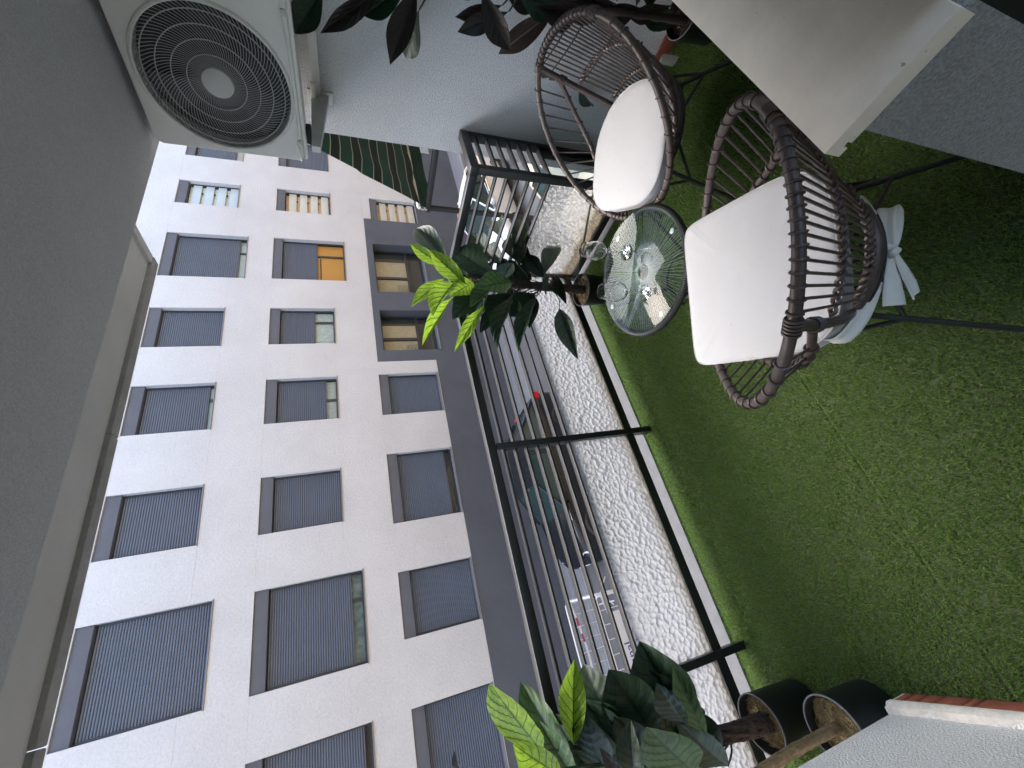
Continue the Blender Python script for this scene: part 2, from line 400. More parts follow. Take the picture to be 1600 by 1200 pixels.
# ================================================================== SETTING
def struct(name, mb, m, **k): return tag(mb.build(name, m, **k), kind='structure')
struct('street', MB().box(-60, 90, 2.9, 9.75, -3.9, -3.40), 'asphalt')
struct('near_pavement', MB().box(-60, 90, 1.2, 2.9, -3.9, -3.26), 'pavement_tile')
pav = struct('far_pavement', MB().box(-60, 90, 9.90, 30, -3.9, -3.268), 'pavement_tile')
struct('far_kerb', MB().box(-60, 90, 9.75, 9.90, -3.9, -3.262), 'kerb_stone')
# paving slabs of the far pavement, each its own piece where they can be made out
sl = MB().box(-0.248, 0.248, -0.163, 0.163, 0, 0.008, 0.004).mesh('paving_slab', 'pavement_tile')
cnt = 0
for i in range(-6, 30):
    for j in range(3):
        if cnt < 110:
            o = inst('paving_slab', sl, pav, (i * 0.5 + (j % 2) * 0.25, 10.08 + j * 0.335, -3.268 + RNG.uniform(0, .003))); cnt += 1
struct('balcony_floor', MB().box(-1.6, 1.96, 1.26, 2.10, -0.25, -0.012).box(-0.9, 2.5, -2.6, 1.26, -0.25, -0.012), 'kerb_concrete')
struct('concrete_kerb', MB().box(-1.6, 2.04, 1.955, 2.12, -0.24, 0.012, 0.006)  .box(1.985, 2.04, 1.16, 1.955, -0.24, 0.011, 0.006).box(2.04, 2.30, 1.16, 1.24, -0.24, 0.010, 0.006), 'kerb_concrete')
struct('ceiling', MB().box(-0.9, 2.5, -0.2, 1.30, 2.345, 2.56), 'ceiling_paint')

def wall(name, label, mb, m, cat='wall'):
    t = thing(name, label, cat); w = mb.build('wall_body', m, t); return t
rw = wall('side_wall', 'rough white stuccoed side wall carrying the air conditioner', MB().box(2.30, 2.52, -0.1, 1.30, -0.012, 2.345), 'stucco')
lw = wall('side_wall', 'white grainy wall at lower left with red skirting tiles', MB().box(-0.9, -0.565, -0.2, 1.27, 0.10, 2.345).box(-0.9, -0.548, -0.2, 1.278, -0.012, 0.10), 'stucco_side')
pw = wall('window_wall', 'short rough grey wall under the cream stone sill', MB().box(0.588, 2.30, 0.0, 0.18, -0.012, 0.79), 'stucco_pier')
struct('open_room_shell', MB().box(-0.9, 2.5, -2.2, -0.2, 2.345, 2.56).box(-0.9, -0.56, -2.2, -0.2, -0.012, 2.345).box(2.35, 2.52, -2.2, -0.1, -0.012, 2.345), 'room_bounce_cream')  # unseen room, left open at the back so sky light fills the balcony
struct('room_floor', MB().box(-0.55, 2.35, -2.2, -0.66, -0.010, 0.008), 'room_floor')
# skirting tiles: left wall
tl = MB().box(0, 0.012, 0, 0.195, 0, 0.068, 0.002).mesh('skirting_tile', 'terracotta')
y = 1.262; k = 0
for ln in (0.03, 0.04, 0.05, 0.07, 0.03, 0.235, 0.235, 0.235, 0.235, 0.235):
    o = inst('skirting_tile', tl, lw, (-0.548, y - ln, 0.0 + RNG.uniform(0, .002))); o.scale = (1, (ln - 0.004) / 0.195, 1); y -= ln
MB().box(-0.551, -0.5385, -1.0, 1.27, -0.01, 0.066).build('skirting_joint', 'mortar', lw)
mb = MB(); ys = np.linspace(1.272, -0.6, 60)
mb.grid([[(-0.566, yy, 0.1005 + 0.003 * math.sin(yy * 37)), (-0.545, yy, 0.1025 + 0.002 * math.sin(yy * 53)), (-0.5355, yy, 0.086 + 0.003 * math.sin(yy * 71)), (-0.5362, yy, 0.066), (-0.55, yy, 0.066)] for yy in ys]).build('mortar_fillet', 'mortar', lw)
# right wall
y = 1.29
for i in range(7):
    o = inst('skirting_tile', tl, rw, (2.286, y - 0.25, 0.0)); o.scale = (1.15, 0.246 / 0.195, 1.05); y -= 0.25
MB().box(2.289, 2.2995, -0.6, 1.29, -0.01, 0.069).build('skirting_joint', 'mortar', rw)
# sill slab with the drip groove underneath
sill = thing('stone_sill', 'cream stone window sill with a drip groove under its front edge', 'sill', (0.571, 0, 0.79))
prof = [(0.012, 0.83), (0.225, 0.83), (0.225, 0.790), (0.207, 0.790), (0.207, 0.802), (0.198, 0.802), (0.198, 0.7915), (0.012, 0.7915)]
mb = MB(); n = len(prof)
mb.add([(0.571, p[0], p[1]) for p in prof] + [(2.298, p[0], p[1]) for p in prof], [tuple(range(n))[::-1], tuple(range(n, 2 * n))] + [(i, (i + 1) % n, n + (i + 1) % n, n + i) for i in range(n)])
b_ = bmesh.new(); me_ = mb.mesh('x', 'sill_stone', smooth=False); b_.from_mesh(me_); bmesh.ops.recalc_face_normals(b_, faces=b_.faces[:])
es = [e for e in b_.edges if all(v.co.z > 0.829 for v in e.verts) or all(v.co.x < 0.5711 and v.co.y > 0.22 for v in e.verts)]
bmesh.ops.bevel(b_, geom=es, offset=0.003, segments=2, profile=0.5, affect='EDGES')
MB().bm(b_).build('sill_slab', 'sill_stone', sill)
# black door and window frame behind the sill
df = thing('door_frame', 'black door frame standing at the end of the stone sill', 'door frame', (0.6, 0, 0))
MB().box(0.602, 0.66, -0.09, 0.007, 0.0, 0.785, 0.003).box(0.602, 0.66, -0.09, 0.010, 0.834, 2.34, 0.003).build('jamb', 'rail_black', df)
MB().box(0.66, 2.295, -0.09, 0.008, 0.833, 0.90, 0.003).build('bottom_rail', 'rail_black', df)
MB().box(0.66, 2.295, -0.05, -0.04, 0.90, 2.34).build('window_pane', 'pane_glass', df)

# slab overhead with its edging pieces
so = thing('overhead_slab', 'underside of the balcony above with concrete edging pieces', 'balcony slab', (0, 1.3, 2.57))
MB().box(-6, 1.94, 1.302, 1.90, 2.572, 2.75).build('soffit', 'soffit_paint', so)
xs = [1.99, 0.985, -0.02, -1.02, -2.02, -3.02]
for i in range(5):
    d = RNG.uniform(-.002, .002)
    MB().box(xs[i + 1] + 0.0012, xs[i] - (0 if i == 0 else 0.002), 1.898 + d, 1.955 + d, 2.553 + d, 2.76, 0.006).build('edging_piece', 'edge_concrete', so)
MB().box(1.94, 1.988, 1.302, 1.896, 2.556, 2.76, 0.006).build('edging_piece', 'soffit_paint', so)

# this building's street front, above, below and beside the balcony
own = thing('near_building', 'tan rendered street front of the near building around the balcony', 'building', (0, 1.2, -3.26))
MB().box(-12, 40, 0.9, 1.28, 2.77, 8.0).box(-12, 2.5, 0.9, 1.258, -3.26, -0.252).box(2.525, 40, 0.9, 1.295, -3.26, 2.768).box(-12, -0.905, 0.9, 1.262, -0.25, 2.768).build('front_wall', 'tan_render', own)
for i in range(6):
    x = 8 + i * 5.2
    MB().box(x, x + 2.4, 1.30, 2.0, -0.2, -0.05).build('balcony_slab', 'soffit_paint', own)
    MB().box(x, x + 2.4, 1.96, 2.0, -0.048, 0.85).build('balcony_front', 'barrier_white', own)
    MB().box(x + 0.3, x + 2.0, 1.297, 1.32, 0.0, 2.1).build('balcony_door', 'car_glass', own)

# ================================================================== BUILDING ACROSS THE STREET
K = 1.1; FY = 11.0
def Z(z): return 1.65 + K * (z - 1.65)
bld = thing('apartment_building', 'white apartment building with grey roller shutters across the street', 'building', (0, FY, -3.26))
# x0, x1, z0, z1 (at ten metres), closed share of the shutter, style, depth
WIN = [(-2.85, -1.13, 4.28, 6.26, 1.0, 's'), (-0.21, 1.49, 4.28, 6.26, 1.0, 's'), (2.56, 3.80, 4.65, 6.26, 1.0, 's'), (5.10, 6.34, 4.65, 6.26, 0.90, 'g'),
       (7.43, 8.68, 4.645, 6.26, 1.0, 's'), (9.79, 11.49, 4.27, 6.26, 0.88, 'g'), (12.80, 13.90, 4.62, 6.25, 0, 'L'), (15.2, 16.9, 4.63, 6.25, 0.82, 'p'), (19.2, 20.4, 4.6, 6.25, 1.0, 's'),
       (-2.85, -1.13, 1.62, 3.61, 0.92, 'd'), (-0.21, 1.49, 1.62, 3.61, 0.86, 'c'), (2.56, 3.80, 1.97, 3.60, 1.0, 's'), (5.12, 6.36, 1.965, 3.60, 0.80, 'w'),
       (7.45, 8.70, 1.965, 3.59, 0.62, 'c'), (9.81, 11.53, 1.59, 3.59, 0.54, 'o'), (12.82, 13.94, 1.95, 3.57, 0, 'l'), (15.2, 16.9, 1.96, 3.57, 1.0, 's'), (19.2, 20.4, 1.95, 3.57, 1.0, 's'),
       (-2.86, -1.14, -0.69, 0.92, 1.0, 's'), (0.01, 1.28, -0.70, 0.92, 1.0, 's'), (2.32, 4.02, -0.70, 0.912, 0.86, 'd'), (5.11, 6.36, -0.69, 0.915, 1.0, 's'),
       (7.16, 8.66, -0.92, 0.71, 0, 'G'), (9.40, 11.55, -0.90, 0.705, 0, 'G'), (12.76, 13.92, -0.96, 0.66, 0, 'l'), (15.3, 16.8, -0.95, 0.66, 1.0, 's')]
X0, X1, ZB, ZT = -14.0, 60.0, -3.27, 11.0
xb = sorted({X0, X1, K * 6.78, K * 12.80} | {K * w[i] for w in WIN for i in (0, 1)})
JO = [Z(6.26), Z(4.63), Z(3.60), Z(1.96), Z(0.915), Z(8.9), Z(7.27)]
zb = sorted({ZB, ZT, Z(-0.725), Z(0.905)} | {Z(w[i]) for w in WIN for i in (2, 3)} | {j + 0.004 for j in JO} | {j + 0.010 for j in JO})
def uniq(a, e=0.0035):
    r = []
    for v in a:
        if not r or v - r[-1] > e: r.append(v)
    return r
zb = uniq(zb); xb = uniq(xb)
def cell(xm, zm):
    for w in WIN:
        if K * w[0] < xm < K * w[1] and Z(w[2]) < zm < Z(w[3]): return 0.42 if w[5] == 'G' else 0.24
    if any(j + 0.003 < zm < j + 0.0105 for j in JO) and not (K * 6.78 < xm < K * 12.8 and zm < Z(.905)) and zm > Z(-0.72): return 0.0045
    return 0.0
def is_grey(xm, zm):
    if zm < Z(-0.725) and xm < K * 12.8: return True
    if K * 6.78 < xm < K * 12.80 and zm < Z(0.905): return True
    return xm > K * 12.8 and zm < Z(-0.97)
nx, nz = len(xb) - 1, len(zb) - 1
D = [[cell((xb[i] + xb[i + 1]) / 2, (zb[j] + zb[j + 1]) / 2) for j in range(nz)] for i in range(nx)]
G = [[is_grey((xb[i] + xb[i + 1]) / 2, (zb[j] + zb[j + 1]) / 2) for j in range(nz)] for i in range(nx)]
mw, mg, mk = MB(), MB(), MB()
for i in range(nx):
    for j in range(nz):
        d = D[i][j]; a = mg if G[i][j] else mw
        x0, x1, z0, z1 = xb[i], xb[i + 1], zb[j], zb[j + 1]; yy = FY + d
        (mk if d > 0.1 else a).add([(x0, yy, z0), (x1, yy, z0), (x1, yy, z1), (x0, yy, z1)], [(0, 1, 2, 3)])
        if i + 1 < nx and abs(D[i + 1][j] - d) > 1e-6:
            y2 = FY + D[i + 1][j]; (mg if (G[i][j] and G[i + 1][j]) else mw).add([(x1, yy, z0), (x1, yy, z1), (x1, y2, z1), (x1, y2, z0)], [(0, 1, 2, 3)] if y2 > yy else [(3, 2, 1, 0)])
        if j + 1 < nz and abs(D[i][j + 1] - d) > 1e-6:
            y2 = FY + D[i][j + 1]; (mg if (G[i][j] and G[i][j + 1]) else mw).add([(x0, yy, z1), (x1, yy, z1), (x1, y2, z1), (x0, y2, z1)], [(0, 1, 2, 3)] if y2 < yy else [(3, 2, 1, 0)])
mw.build('wall', 'facade_white', bld, smooth=False)
mg.build('base_wall', 'facade_grey', bld, smooth=False)
MB().box(X0, X1, FY + 0.45, FY + 8, ZB, ZT - 0.05).build('core', 'room_dark', bld)
def shutter(x0, x1, z0, z1, y):
    n = max(3, int((z1 - z0) / 0.0475)); P = []
    for i in range(n):
        a = z1 - (z1 - z0) * i / n; h = (z1 - z0) / n
        for t, dy in ((0.0, 0.026), (0.10, 0.008), (0.28, 0.0), (0.55, 0.001), (0.78, 0.009), (0.90, 0.026)):
            P.append([(x1, y + dy, a - t * h), (x0, y + dy, a - t * h)])
    P.append([(x1, y + 0.012, z0), (x0, y + 0.012, z0)])
    return MB().grid(P)
for (a0, a1, c0, c1, cl, st) in WIN:
    x0, x1, z0, z1 = K * a0, K * a1, Z(c0), Z(c1)
    if st == 'G':
        y = FY + 0.34
        w = MB().box(x0 + .002, x1 - .002, y, y + .05, z0 + .002, z0 + .06).box(x0 + .002, x1 - .002, y, y + .05, z1 - .06, z1 - .002).box(x0 + .002, x0 + .06, y, y + .05, z0 + .06, z1 - .06).box(x1 - .06, x1 - .002, y, y + .05, z0 + .06, z1 - .06)
        xm = x0 + (x1 - x0) * 0.42; zs = z0 + (z1 - z0) * 0.33
        w.box(xm - .05, xm + .05, y - .004, y + .052, zs, z1 - .06).box(x0 + .06, x1 - .06, y - .006, y + .05, zs - .045, zs + .045)
        w = w.build('window', 'frame_dark', bld, smooth=False)
        MB().add([(x0 + .05, y + .02, z0 + .05), (x1 - .05, y + .02, z0 + .05), (x1 - .05, y + .02, z1 - .05), (x0 + .05, y + .02, z1 - .05)], [(0, 1, 2, 3)]).build('pane', 'pane_glass', w, smooth=False)
        xr = x1 - (x1 - x0) * .22
        MB().box(x0 + .05, xr, y + .055, y + .065, zs, z1 - .04).build('reflection_panel', 'blind_reflection_tan', w)  # tan panel behind the glass imitates the near building's reflection
        for i in range(9):
            zc = zs + .05 + i * .045
            if zc < zs + .42: MB().box(x0 + .08, x0 + (x1 - x0) * .3, y + .045, y + .052, zc, zc + .012).build('grille_bar', 'header_grey', w)
        MB().box(x0 - .02, x1 + .02, FY - .03, FY + .335, z0 - .03, z0 + .004, .004).build('window_sill', 'sill_grey', w)
        continue
    hh = 0.265
    y = FY + 0.165
    w = MB().box(x0 + .002, x1 - .002, y, y + .05, z0 + .002, z0 + .05).box(x0 + .002, x0 + .045, y - .03, y + .05, z0 + .05, z1 - hh - .02).box(x1 - .045, x1 - .002, y - .03, y + .05, z0 + .05, z1 - hh - .02)
    w = w.build('window', 'frame_dark', bld, smooth=False)
    MB().box(x0 + .003, x1 - .003, FY + .035, FY + .22, z1 - hh, z1 - .004, .004).build('header_panel', 'header_grey', w)
    MB().box(x0 - .012, x1 + .012, FY - .025, FY + .16, z0 - .012, z0 + .010, .004).build('window_sill', 'sill_grey', w)
    zt = z1 - hh - .012
    if st in 'Ll':
        m = 'louvre_pale' if st == 'L' else 'louvre_cream'; n = 4; p = (zt - z0 - .06) / n
        for i in range(n):
            q = z0 + .07 + i * p
            MB().box(x0 + .05, x1 - .05, y - .02, y + .0, q, q + p * .68, .004).build('louvre', m, w)
            MB().box(x0 + .05 + (x1 - x0) * .6, x0 + .09 + (x1 - x0) * .6, y + .003, y + .03, q - .05, q + p * .3).build('bracket', 'frame_dark', w)
        MB().box(x0 + .05, x1 - .05, y + .06, y + .07, z0 + .05, zt).build('blind', 'curtain' if st == 'L' else 'blind_reflection_tan', w)
        continue
    zc = zt - (zt - z0 - .03) * cl
    tag(shutter(x0 + .046, x1 - .046, zc, zt, y - .012).build('shutter', 'shutter_grey', w, ang=0.5), kind='stuff')
    MB().box(x0 + .046, x1 - .046, y - .016, y + .004, zc - .028, zc - .001).build('shutter_edge', 'header_grey', w)
    if cl < 1:
        xm = x0 + (x1 - x0) * (0.68 if st in 'gco' else 0.5)
        MB().box(xm - .035, xm + .035, y + .01, y + .045, z0 + .05, zc + .02).build('mullion', 'frame_dark', w)
        MB().add([(x0 + .045, y + .03, z0 + .05), (x1 - .045, y + .03, z0 + .05), (x1 - .045, y + .03, zc + .1), (x0 + .045, y + .03, zc + .1)], [(0, 1, 2, 3)]).build('pane', 'pane_glass', w, smooth=False)
        m = {'g': 'louvre_pale', 'c': 'curtain' if c0 > 1.9 else 'curtain_dim', 'o': 'blind_orange', 'w': 'curtain', 'd': 'room_dark', 'p': 'blind_reflection_tan'}[st]
        if st in 'gopd':
            MB().box(x0 + .05, x1 - .05, y + .055, y + .065, z0 + .05, zc + .1).build('blind', m, w)
            if st == 'o': MB().box(x0 + .05, xm - .08, y + .046, y + .054, zc - .14, zc - .10).build('blind_bar', 'bark_brown', w)
        else:
            P = [[(x0 + .05 + (x1 - x0 - .1) * i / 48, y + .06 + .007 * math.sin(i * 1.3), z) for z in (z0 + .05, zc + .1)] for i in range(49)]
            MB().grid(P).build('curtain', m, w)
        if st == 'w':
            for i in range(26):
                q = x0 + .07 + (x1 - x0 - .14) * i / 26
                MB().tube([(q, y + .05, z0 + .06), (q + .03, y + .05, z0 + .3)], .006, 4).tube([(q + .03, y + .05, z0 + .06), (q, y + .05, z0 + .3)], .006, 4).build('lattice', 'barrier_white', w)
# ventilation grille in the base wall, lamps and a street sign farther along
vg = MB()
for i in range(9): vg.box(2.95, 4.42, FY - .012, FY + .004, -2.72 + i * .024, -2.70 + i * .024)
vg.build('vent_grille', 'header_grey', bld, smooth=False)
MB().box(2.93, 4.44, FY - .006, FY - .002, -2.74, -2.49).build('vent_backing', 'room_dark', bld)
g2 = MB()
for i in range(12): g2.box(19.0 + i * .09, 19.04 + i * .09, FY - .02, FY - .004, -2.35, -1.75)
g2.build('louvred_vent', 'curtain', bld, smooth=False)

# ================================================================== NEIGHBOUR'S BALCONY: railing and awning
nr = thing('neighbour_railing', 'black handrail of the next balcony beside the striped awning', 'railing', (2.84, 1.3, 0))
MB().box(2.82, 2.86, 1.30, 2.10, 0.99, 1.03, .004).build('top_rail', 'rail_black', nr)
MB().box(2.861, 6.5, 2.06, 2.10, 0.99, 1.03, .004).build('top_rail', 'rail_black', nr)
MB().box(2.83, 2.86, 2.06, 2.09, -0.05, 0.988).build('post', 'rail_black', nr)
aw = thing('awning', 'dark green striped awning hanging steeply beyond the side wall', 'awning', (2.9, 1.3, 2.6))
P = []
for i in range(41):
    t = i / 40; row = []
    for j in range(25):
        x = 2.82 + 3.2 * j / 24; yv = 1.32 + 0.72 * t; zv = 2.60 - 1.52 * t
        sag = 0.03 * math.sin(math.pi * t) * (0.6 + 0.4 * math.sin(j * 1.1)) + 0.006 * math.sin(j * 2.1 + t * 9) + (0.012 * math.sin(j * 1.9 + 7 * t) if t > .7 else 0)
        row.append((x, yv - sag * 0.9, zv - sag * 0.4))
    P.append(row)
MB().grid(P, uv=True).build('fabric', 'awning_stripe', aw)
P = [[(2.82 + 3.2 * j / 24, 2.045 + .012 * math.sin(j * 1.7 + i), 1.08 - .05 * i) for j in range(25)] for i in range(3)]
MB().grid(P).build('valance', 'awning_stripe', aw)
MB().tube([(2.80, 2.05, 1.085), (6.0, 2.05, 1.085)], .014, 8).build('front_bar', 'barrier_white', aw)
for x in (2.81, 3.35):
    MB().tube([(x, 2.05, 1.09), (x, 2.075, 1.06), (x, 2.07, 1.02)], .009, 6).build('clip', 'chrome', aw)
MB().tube([(3.3, 1.5, 1.35), (3.1, 1.75, 1.15), (2.86, 2.03, 1.05)], .003, 5).build('tie_cord', 'rail_black', aw)

# ================================================================== STREET THINGS
def car(name, label, x, y, z, paint, L=4.1, group=None):
    t = thing(name, label, 'car', (x, y, z), 0, group)
    s = L / 4.25
    xs = [0.0, 0.06, 0.22, 0.6, 1.15, 1.6, 2.6, 3.3, 3.75, 4.08, 4.22, 4.25]
    top = [0.56, 0.66, 0.76, 0.87, 0.95, 0.965, 0.985, 1.0, 1.0, 0.96, 0.85, 0.7]
    hw = [0.52, 0.63, 0.73, 0.83, 0.875, 0.885, 0.885, 0.88, 0.86, 0.80, 0.72, 0.66]
    P = []
    for a, b, w in zip(xs, top, hw):
        lo = 0.24; sec = [(w * .90, lo), (w * .985, lo + .12), (w, lo + .28), (w * .985, b - .16), (w * .95, b - .05), (w * .84, b), (w * .5, b + .022), (0, b + .03)]
        P.append([(a * s, yy, zz) for yy, zz in sec] + [(a * s, -yy, zz) for yy, zz in sec[-2::-1]])
    mb = MB().grid(P); n = len(P[0]); mb.f.append(tuple(range(n))); mb.f.append(tuple((len(P) - 1) * n + i for i in reversed(range(n))))
    mb.build('body', paint, t, local=True, ang=0.9)
    # glasshouse: belt outline and roof outline
    bx = (1.22, 1.95, 3.25, 4.0); zb_, zr = 0.965, 1.43
    wb, wr_ = 0.77, 0.57
    A = [(bx[0] * s, wb, zb_ - .01), (bx[3] * s, wb * .9, 1.0 - .01)]; B = [(bx[1] * s, wr_, zr), (bx[2] * s, wr_ * .97, zr - .02)]
    MB().add([(A[0][0], A[0][1], A[0][2]), (A[0][0], -A[0][1], A[0][2]), (B[0][0], -B[0][1], B[0][2]), (B[0][0], B[0][1], B[0][2]), (A[0][0] - .12, 0, A[0][2] - .005), (B[0][0] - .05, 0, B[0][2] + .03)], [(0, 4, 5, 3), (4, 1, 2, 5)]).build('windscreen', 'car_glass', t, local=True)
    MB().add([(A[1][0], A[1][1], A[1][2]), (A[1][0], -A[1][1], A[1][2]), (B[1][0], -B[1][1], B[1][2]), (B[1][0], B[1][1], B[1][2])], [(0, 3, 2, 1)]).build('rear_window', 'car_glass', t, local=True)
    for sg in (1, -1):
        MB().add([(A[0][0], sg * A[0][1], A[0][2]), (A[1][0], sg * A[1][1], A[1][2]), (B[1][0], sg * B[1][1], B[1][2]), (B[0][0], sg * B[0][1], B[0][2])], [(0, 1, 2, 3) if sg < 0 else (3, 2, 1, 0)]).build('side_window', 'car_glass', t, local=True, smooth=False)
        MB().grid([[(xq, sg * (yq + dyq), zq + dzq) for dyq, dzq in ((0, .020), (.075, .016), (.095, -.006))] for xq, yq, zq in ((.9 * s, .775, .935), (A[0][0], .785, .955), (2.6 * s, .80, .985), (3.4 * s, .79, 1.0), (A[1][0], .74, .99))]).build('shoulder_strip', 'chrome', t, local=True)  # chrome strip shaped to mirror the sky, standing in for the glossy door shoulder
        MB().tube([(A[0][0], sg * wb, zb_), (B[0][0], sg * wr_, zr)], .026, 6).build('pillar', paint, t, local=True)
        MB().tube([(2.62 * s, sg * (wb + .005), .99), (2.66 * s, sg * (wr_ + .015), zr - .02)], .032, 6).build('pillar', 'car_black', t, local=True)
        MB().tube([(A[1][0], sg * A[1][1], 1.0), (B[1][0], sg * B[1][1], zr - .02)], .05, 6).build('pillar', paint, t, local=True)
        MB().box(1.30 * s, 1.50 * s, sg * .98 - .09, sg * .98 + .09, 0.96, 1.09, .035).build('mirror', paint, t, local=True)
        q = MB(); q.lathe([(0.02, 0), (0.07, .02), (0.095, 0.0)], 16); o = q.build('headlight', 'lamp_clear', t, local=True)
        o.location = (0.19 * s, sg * .58, 0.70); o.rotation_euler = (0, R(-62), R(12 * -sg)); o.scale = (0.8, 1.3, 1)
        MB().box(4.02 * s, 4.235 * s, sg * .69 - .11, sg * .69 + .09, 0.78, 0.93, .03).build('tail_light', 'lamp_red', t, local=True)
        for xw in (0.78, 3.42):
            wq = MB().lathe([(0.20, -.09), (0.30, -.10), (0.325, -.06), (0.325, .06), (0.30, .10), (0.20, .09)], 28).build('wheel', 'tyre', t, local=True)
            wq.location = (xw * s, sg * .80, 0.325); wq.rotation_euler = (R(90), 0, 0)
            rim = MB().lathe([(0.0, .07), (.05, .075), (.06, .06), (.17, .055), (.205, .075), (.205, .0)], 24)
            rim.lathe([(0.0, -.07), (.05, -.075), (.06, -.06), (.17, -.055), (.205, -.075), (.205, .0)], 24).build('rim', 'frame_dark', wq, local=True)
            sp = MB()
            for k in range(10):
                a = 2 * math.pi * k / 10; sp.tube([(.04 * math.cos(a), .04 * math.sin(a), .088 * sg), (.2 * math.cos(a), .2 * math.sin(a), .088 * sg)], .014, 5)
            sp.build('spokes', 'chrome', wq, local=True)
    Pr = []
    for i in range(7):
        u = i / 6; xx = B[0][0] - .04 + (B[1][0] - B[0][0] + .08) * u; w = wr_ + .03 - .02 * u
        Pr.append([(xx, w * q, zr - .02 * u + .035 * (1 - q * q) + (0.012 if 0 < i < 6 else 0)) for q in (-1, -.8, -.4, 0, .4, .8, 1)])
    MB().grid(Pr).build('roof', paint, t, local=True)
    MB().box(-.01, .02, -.42, .42, .34, .52, .01).build('grille', 'frame_dark', t, local=True)
    MB().box(-.012, .012, -.26, .26, .44, .54, .004).build('number_plate', 'barrier_white', t, local=True)
    return t
car('parked_car', 'black car parked below the balcony with added chrome strips mirroring the sky along its shoulders', 0.46, 8.86, -3.40, 'car_black', 4.0, 'cars parked in the street')
car('parked_car', 'white car parked behind the black one farther up the street', 8.6, 7.8, -3.40, 'car_white', 4.2, 'cars parked in the street')
car('parked_car', 'beige car at the near kerb seen through the railing corner', 5.3, 3.95, -3.40, 'car_beige', 4.2, 'cars parked in the street')
sk = thing('rubble_sack', 'orange builders sack with dark straps beyond the white car', 'sack', (12.6, 9.3, -3.262))
sb = MB().lathe([(0.0, 0), (.42, .0), (.52, .15), (.55, .45), (.50, .75), (.40, .90), (.2, .94), (0, .95)], 20).build('bag', 'sack_orange', sk, local=True)
for k in range(4):
    a = k * math.pi / 2 + .4; ca, sa = math.cos(a), math.sin(a)
    MB().tube([(.55 * ca, .55 * sa, .02), (.565 * ca, .565 * sa, .45), (.51 * ca, .51 * sa, .76), (.2 * ca, .2 * sa, .955)], .022, 6).build('strap', 'rail_black', sk, local=True)
# road works barriers with red and white tape
def barrier(label, x, y, rz, L, banner=False):
    t = thing('roadworks_barrier', label, 'barrier', (x, y, -3.40), rz, 'white barriers around the road works')
    MB().tube([(0, 0, .28), (0, 0, 1.0), (.04, 0, 1.04), (L - .04, 0, 1.04), (L, 0, 1.0), (L, 0, .28)], .02, 8).build('frame', 'barrier_white', t, local=True)
    MB().tube([(0.02, 0, .30), (L - .02, 0, .30)], .014, 6).build('lower_rail', 'barrier_white', t, local=True)
    for i in range(1, 9): MB().tube([(L * i / 9, 0, .31), (L * i / 9, 0, 1.02)], .008, 5).build('upright', 'barrier_white', t, local=True)
    for xx in (.18, L - .18): MB().tube([(xx, -.28, .02), (xx, 0, .26), (xx, .28, .02)], .014, 6).build('foot', 'barrier_white', t, local=True)
    n = 14
    for i in range(n):
        u0, u1 = i / n, (i + 1) / n; f = lambda u: .93 - .10 * math.sin(math.pi * u)
        MB().box(0, L / n, -.028, -.024, -.022, .022).build('tape_strip', 'barrier_red' if i in (1, 2, 4, 9, 11) else 'barrier_white', t, local=True).matrix_local = Matrix.Translation((L * u0, 0, f(u0))) @ Matrix.Rotation(-math.atan2(f(u1) - f(u0), L / n), 4, 'Y')
    if banner:
        b = MB().box(L * .3, L * .86, -.04, -.034, .36, .86).build('banner', 'banner_white', t, local=True)
        c = bpy.data.curves.new('lettering', 'FONT'); c.body = 'Canal'; c.size = .22; c.extrude = .001
        tmp = bpy.data.objects.new('tmp', c); COL.objects.link(tmp); bpy.context.view_layer.update()
        me = bpy.data.meshes.new_from_object(tmp.evaluated_get(bpy.context.evaluated_depsgraph_get())); bpy.data.objects.remove(tmp)
        me.materials.clear(); me.materials.append(M['ink_blue'])
        o = inst('lettering', me, b); o.location = (L * .38, -.043, .62); o.rotation_euler = (R(90), 0, 0)
        for i in range(3): MB().box(L * .36, L * .36 + .7 - .12 * i, -.0425, -.0405, .55 - i * .07, .575 - i * .07).build('print_line', 'ink_blue', b, local=True)
    return t
barrier('white barrier with red tape nearest the front of the black car', -0.12, 7.86, R(90), 1.35)
barrier('white barrier with a lettered banner on its near side', -2.25, 7.80, 0.0, 2.1, True)
barrier('white taped barrier beside the kerb along the road works', -2.25, 9.24, 0.0, 2.1)
barrier('white taped barrier next after the lettered one', -4.5, 7.80, 0.0, 2.1)

# ================================================================== BALCONY RAILING
rl = thing('balcony_railing', 'black balcony railing with flat bars above frosted glass panels', 'railing', (0, 1.9, 0))
def bars_x(x0, x1, y0, y1, nm='bar'):
    for k in range(7):
        z = 0.938 - 0.063 * k
        MB().box(x0, x1, y0, y1, z - .010, z, .0015).build(nm, 'rail_black', rl)
def bars_y(x0, x1, y0, y1):
    for k in range(7):
        z = 0.938 - 0.063 * k
        MB().box(x0, x1, y0, y1, z - .010, z, .0015).build('bar', 'rail_black', rl)
MB().box(-1.6, 2.012, 1.885, 1.934, .975, 1.020, .004).build('top_rail', 'rail_black', rl)
MB().box(1.964, 2.012, 1.218, 1.884, .975, 1.019, .004).build('top_rail', 'rail_black', rl)
MB().box(1.964, 2.299, 1.168, 1.217, .975, 1.020, .004).build('top_rail', 'rail_black', rl)
bars_x(-1.6, 1.966, 1.893, 1.928); bars_y(1.972, 2.006, 1.212, 1.892); bars_x(2.004, 2.263, 1.176, 1.210)
for x in (0.731, -0.390, -1.45):
    MB().box(x - .0165, x + .0165, 1.879, 1.892, 0.002, .974, .002).box(x - .0155, x + .0155, 1.892, 1.93, 0.002, .937, .002).build('post', 'rail_black', rl)
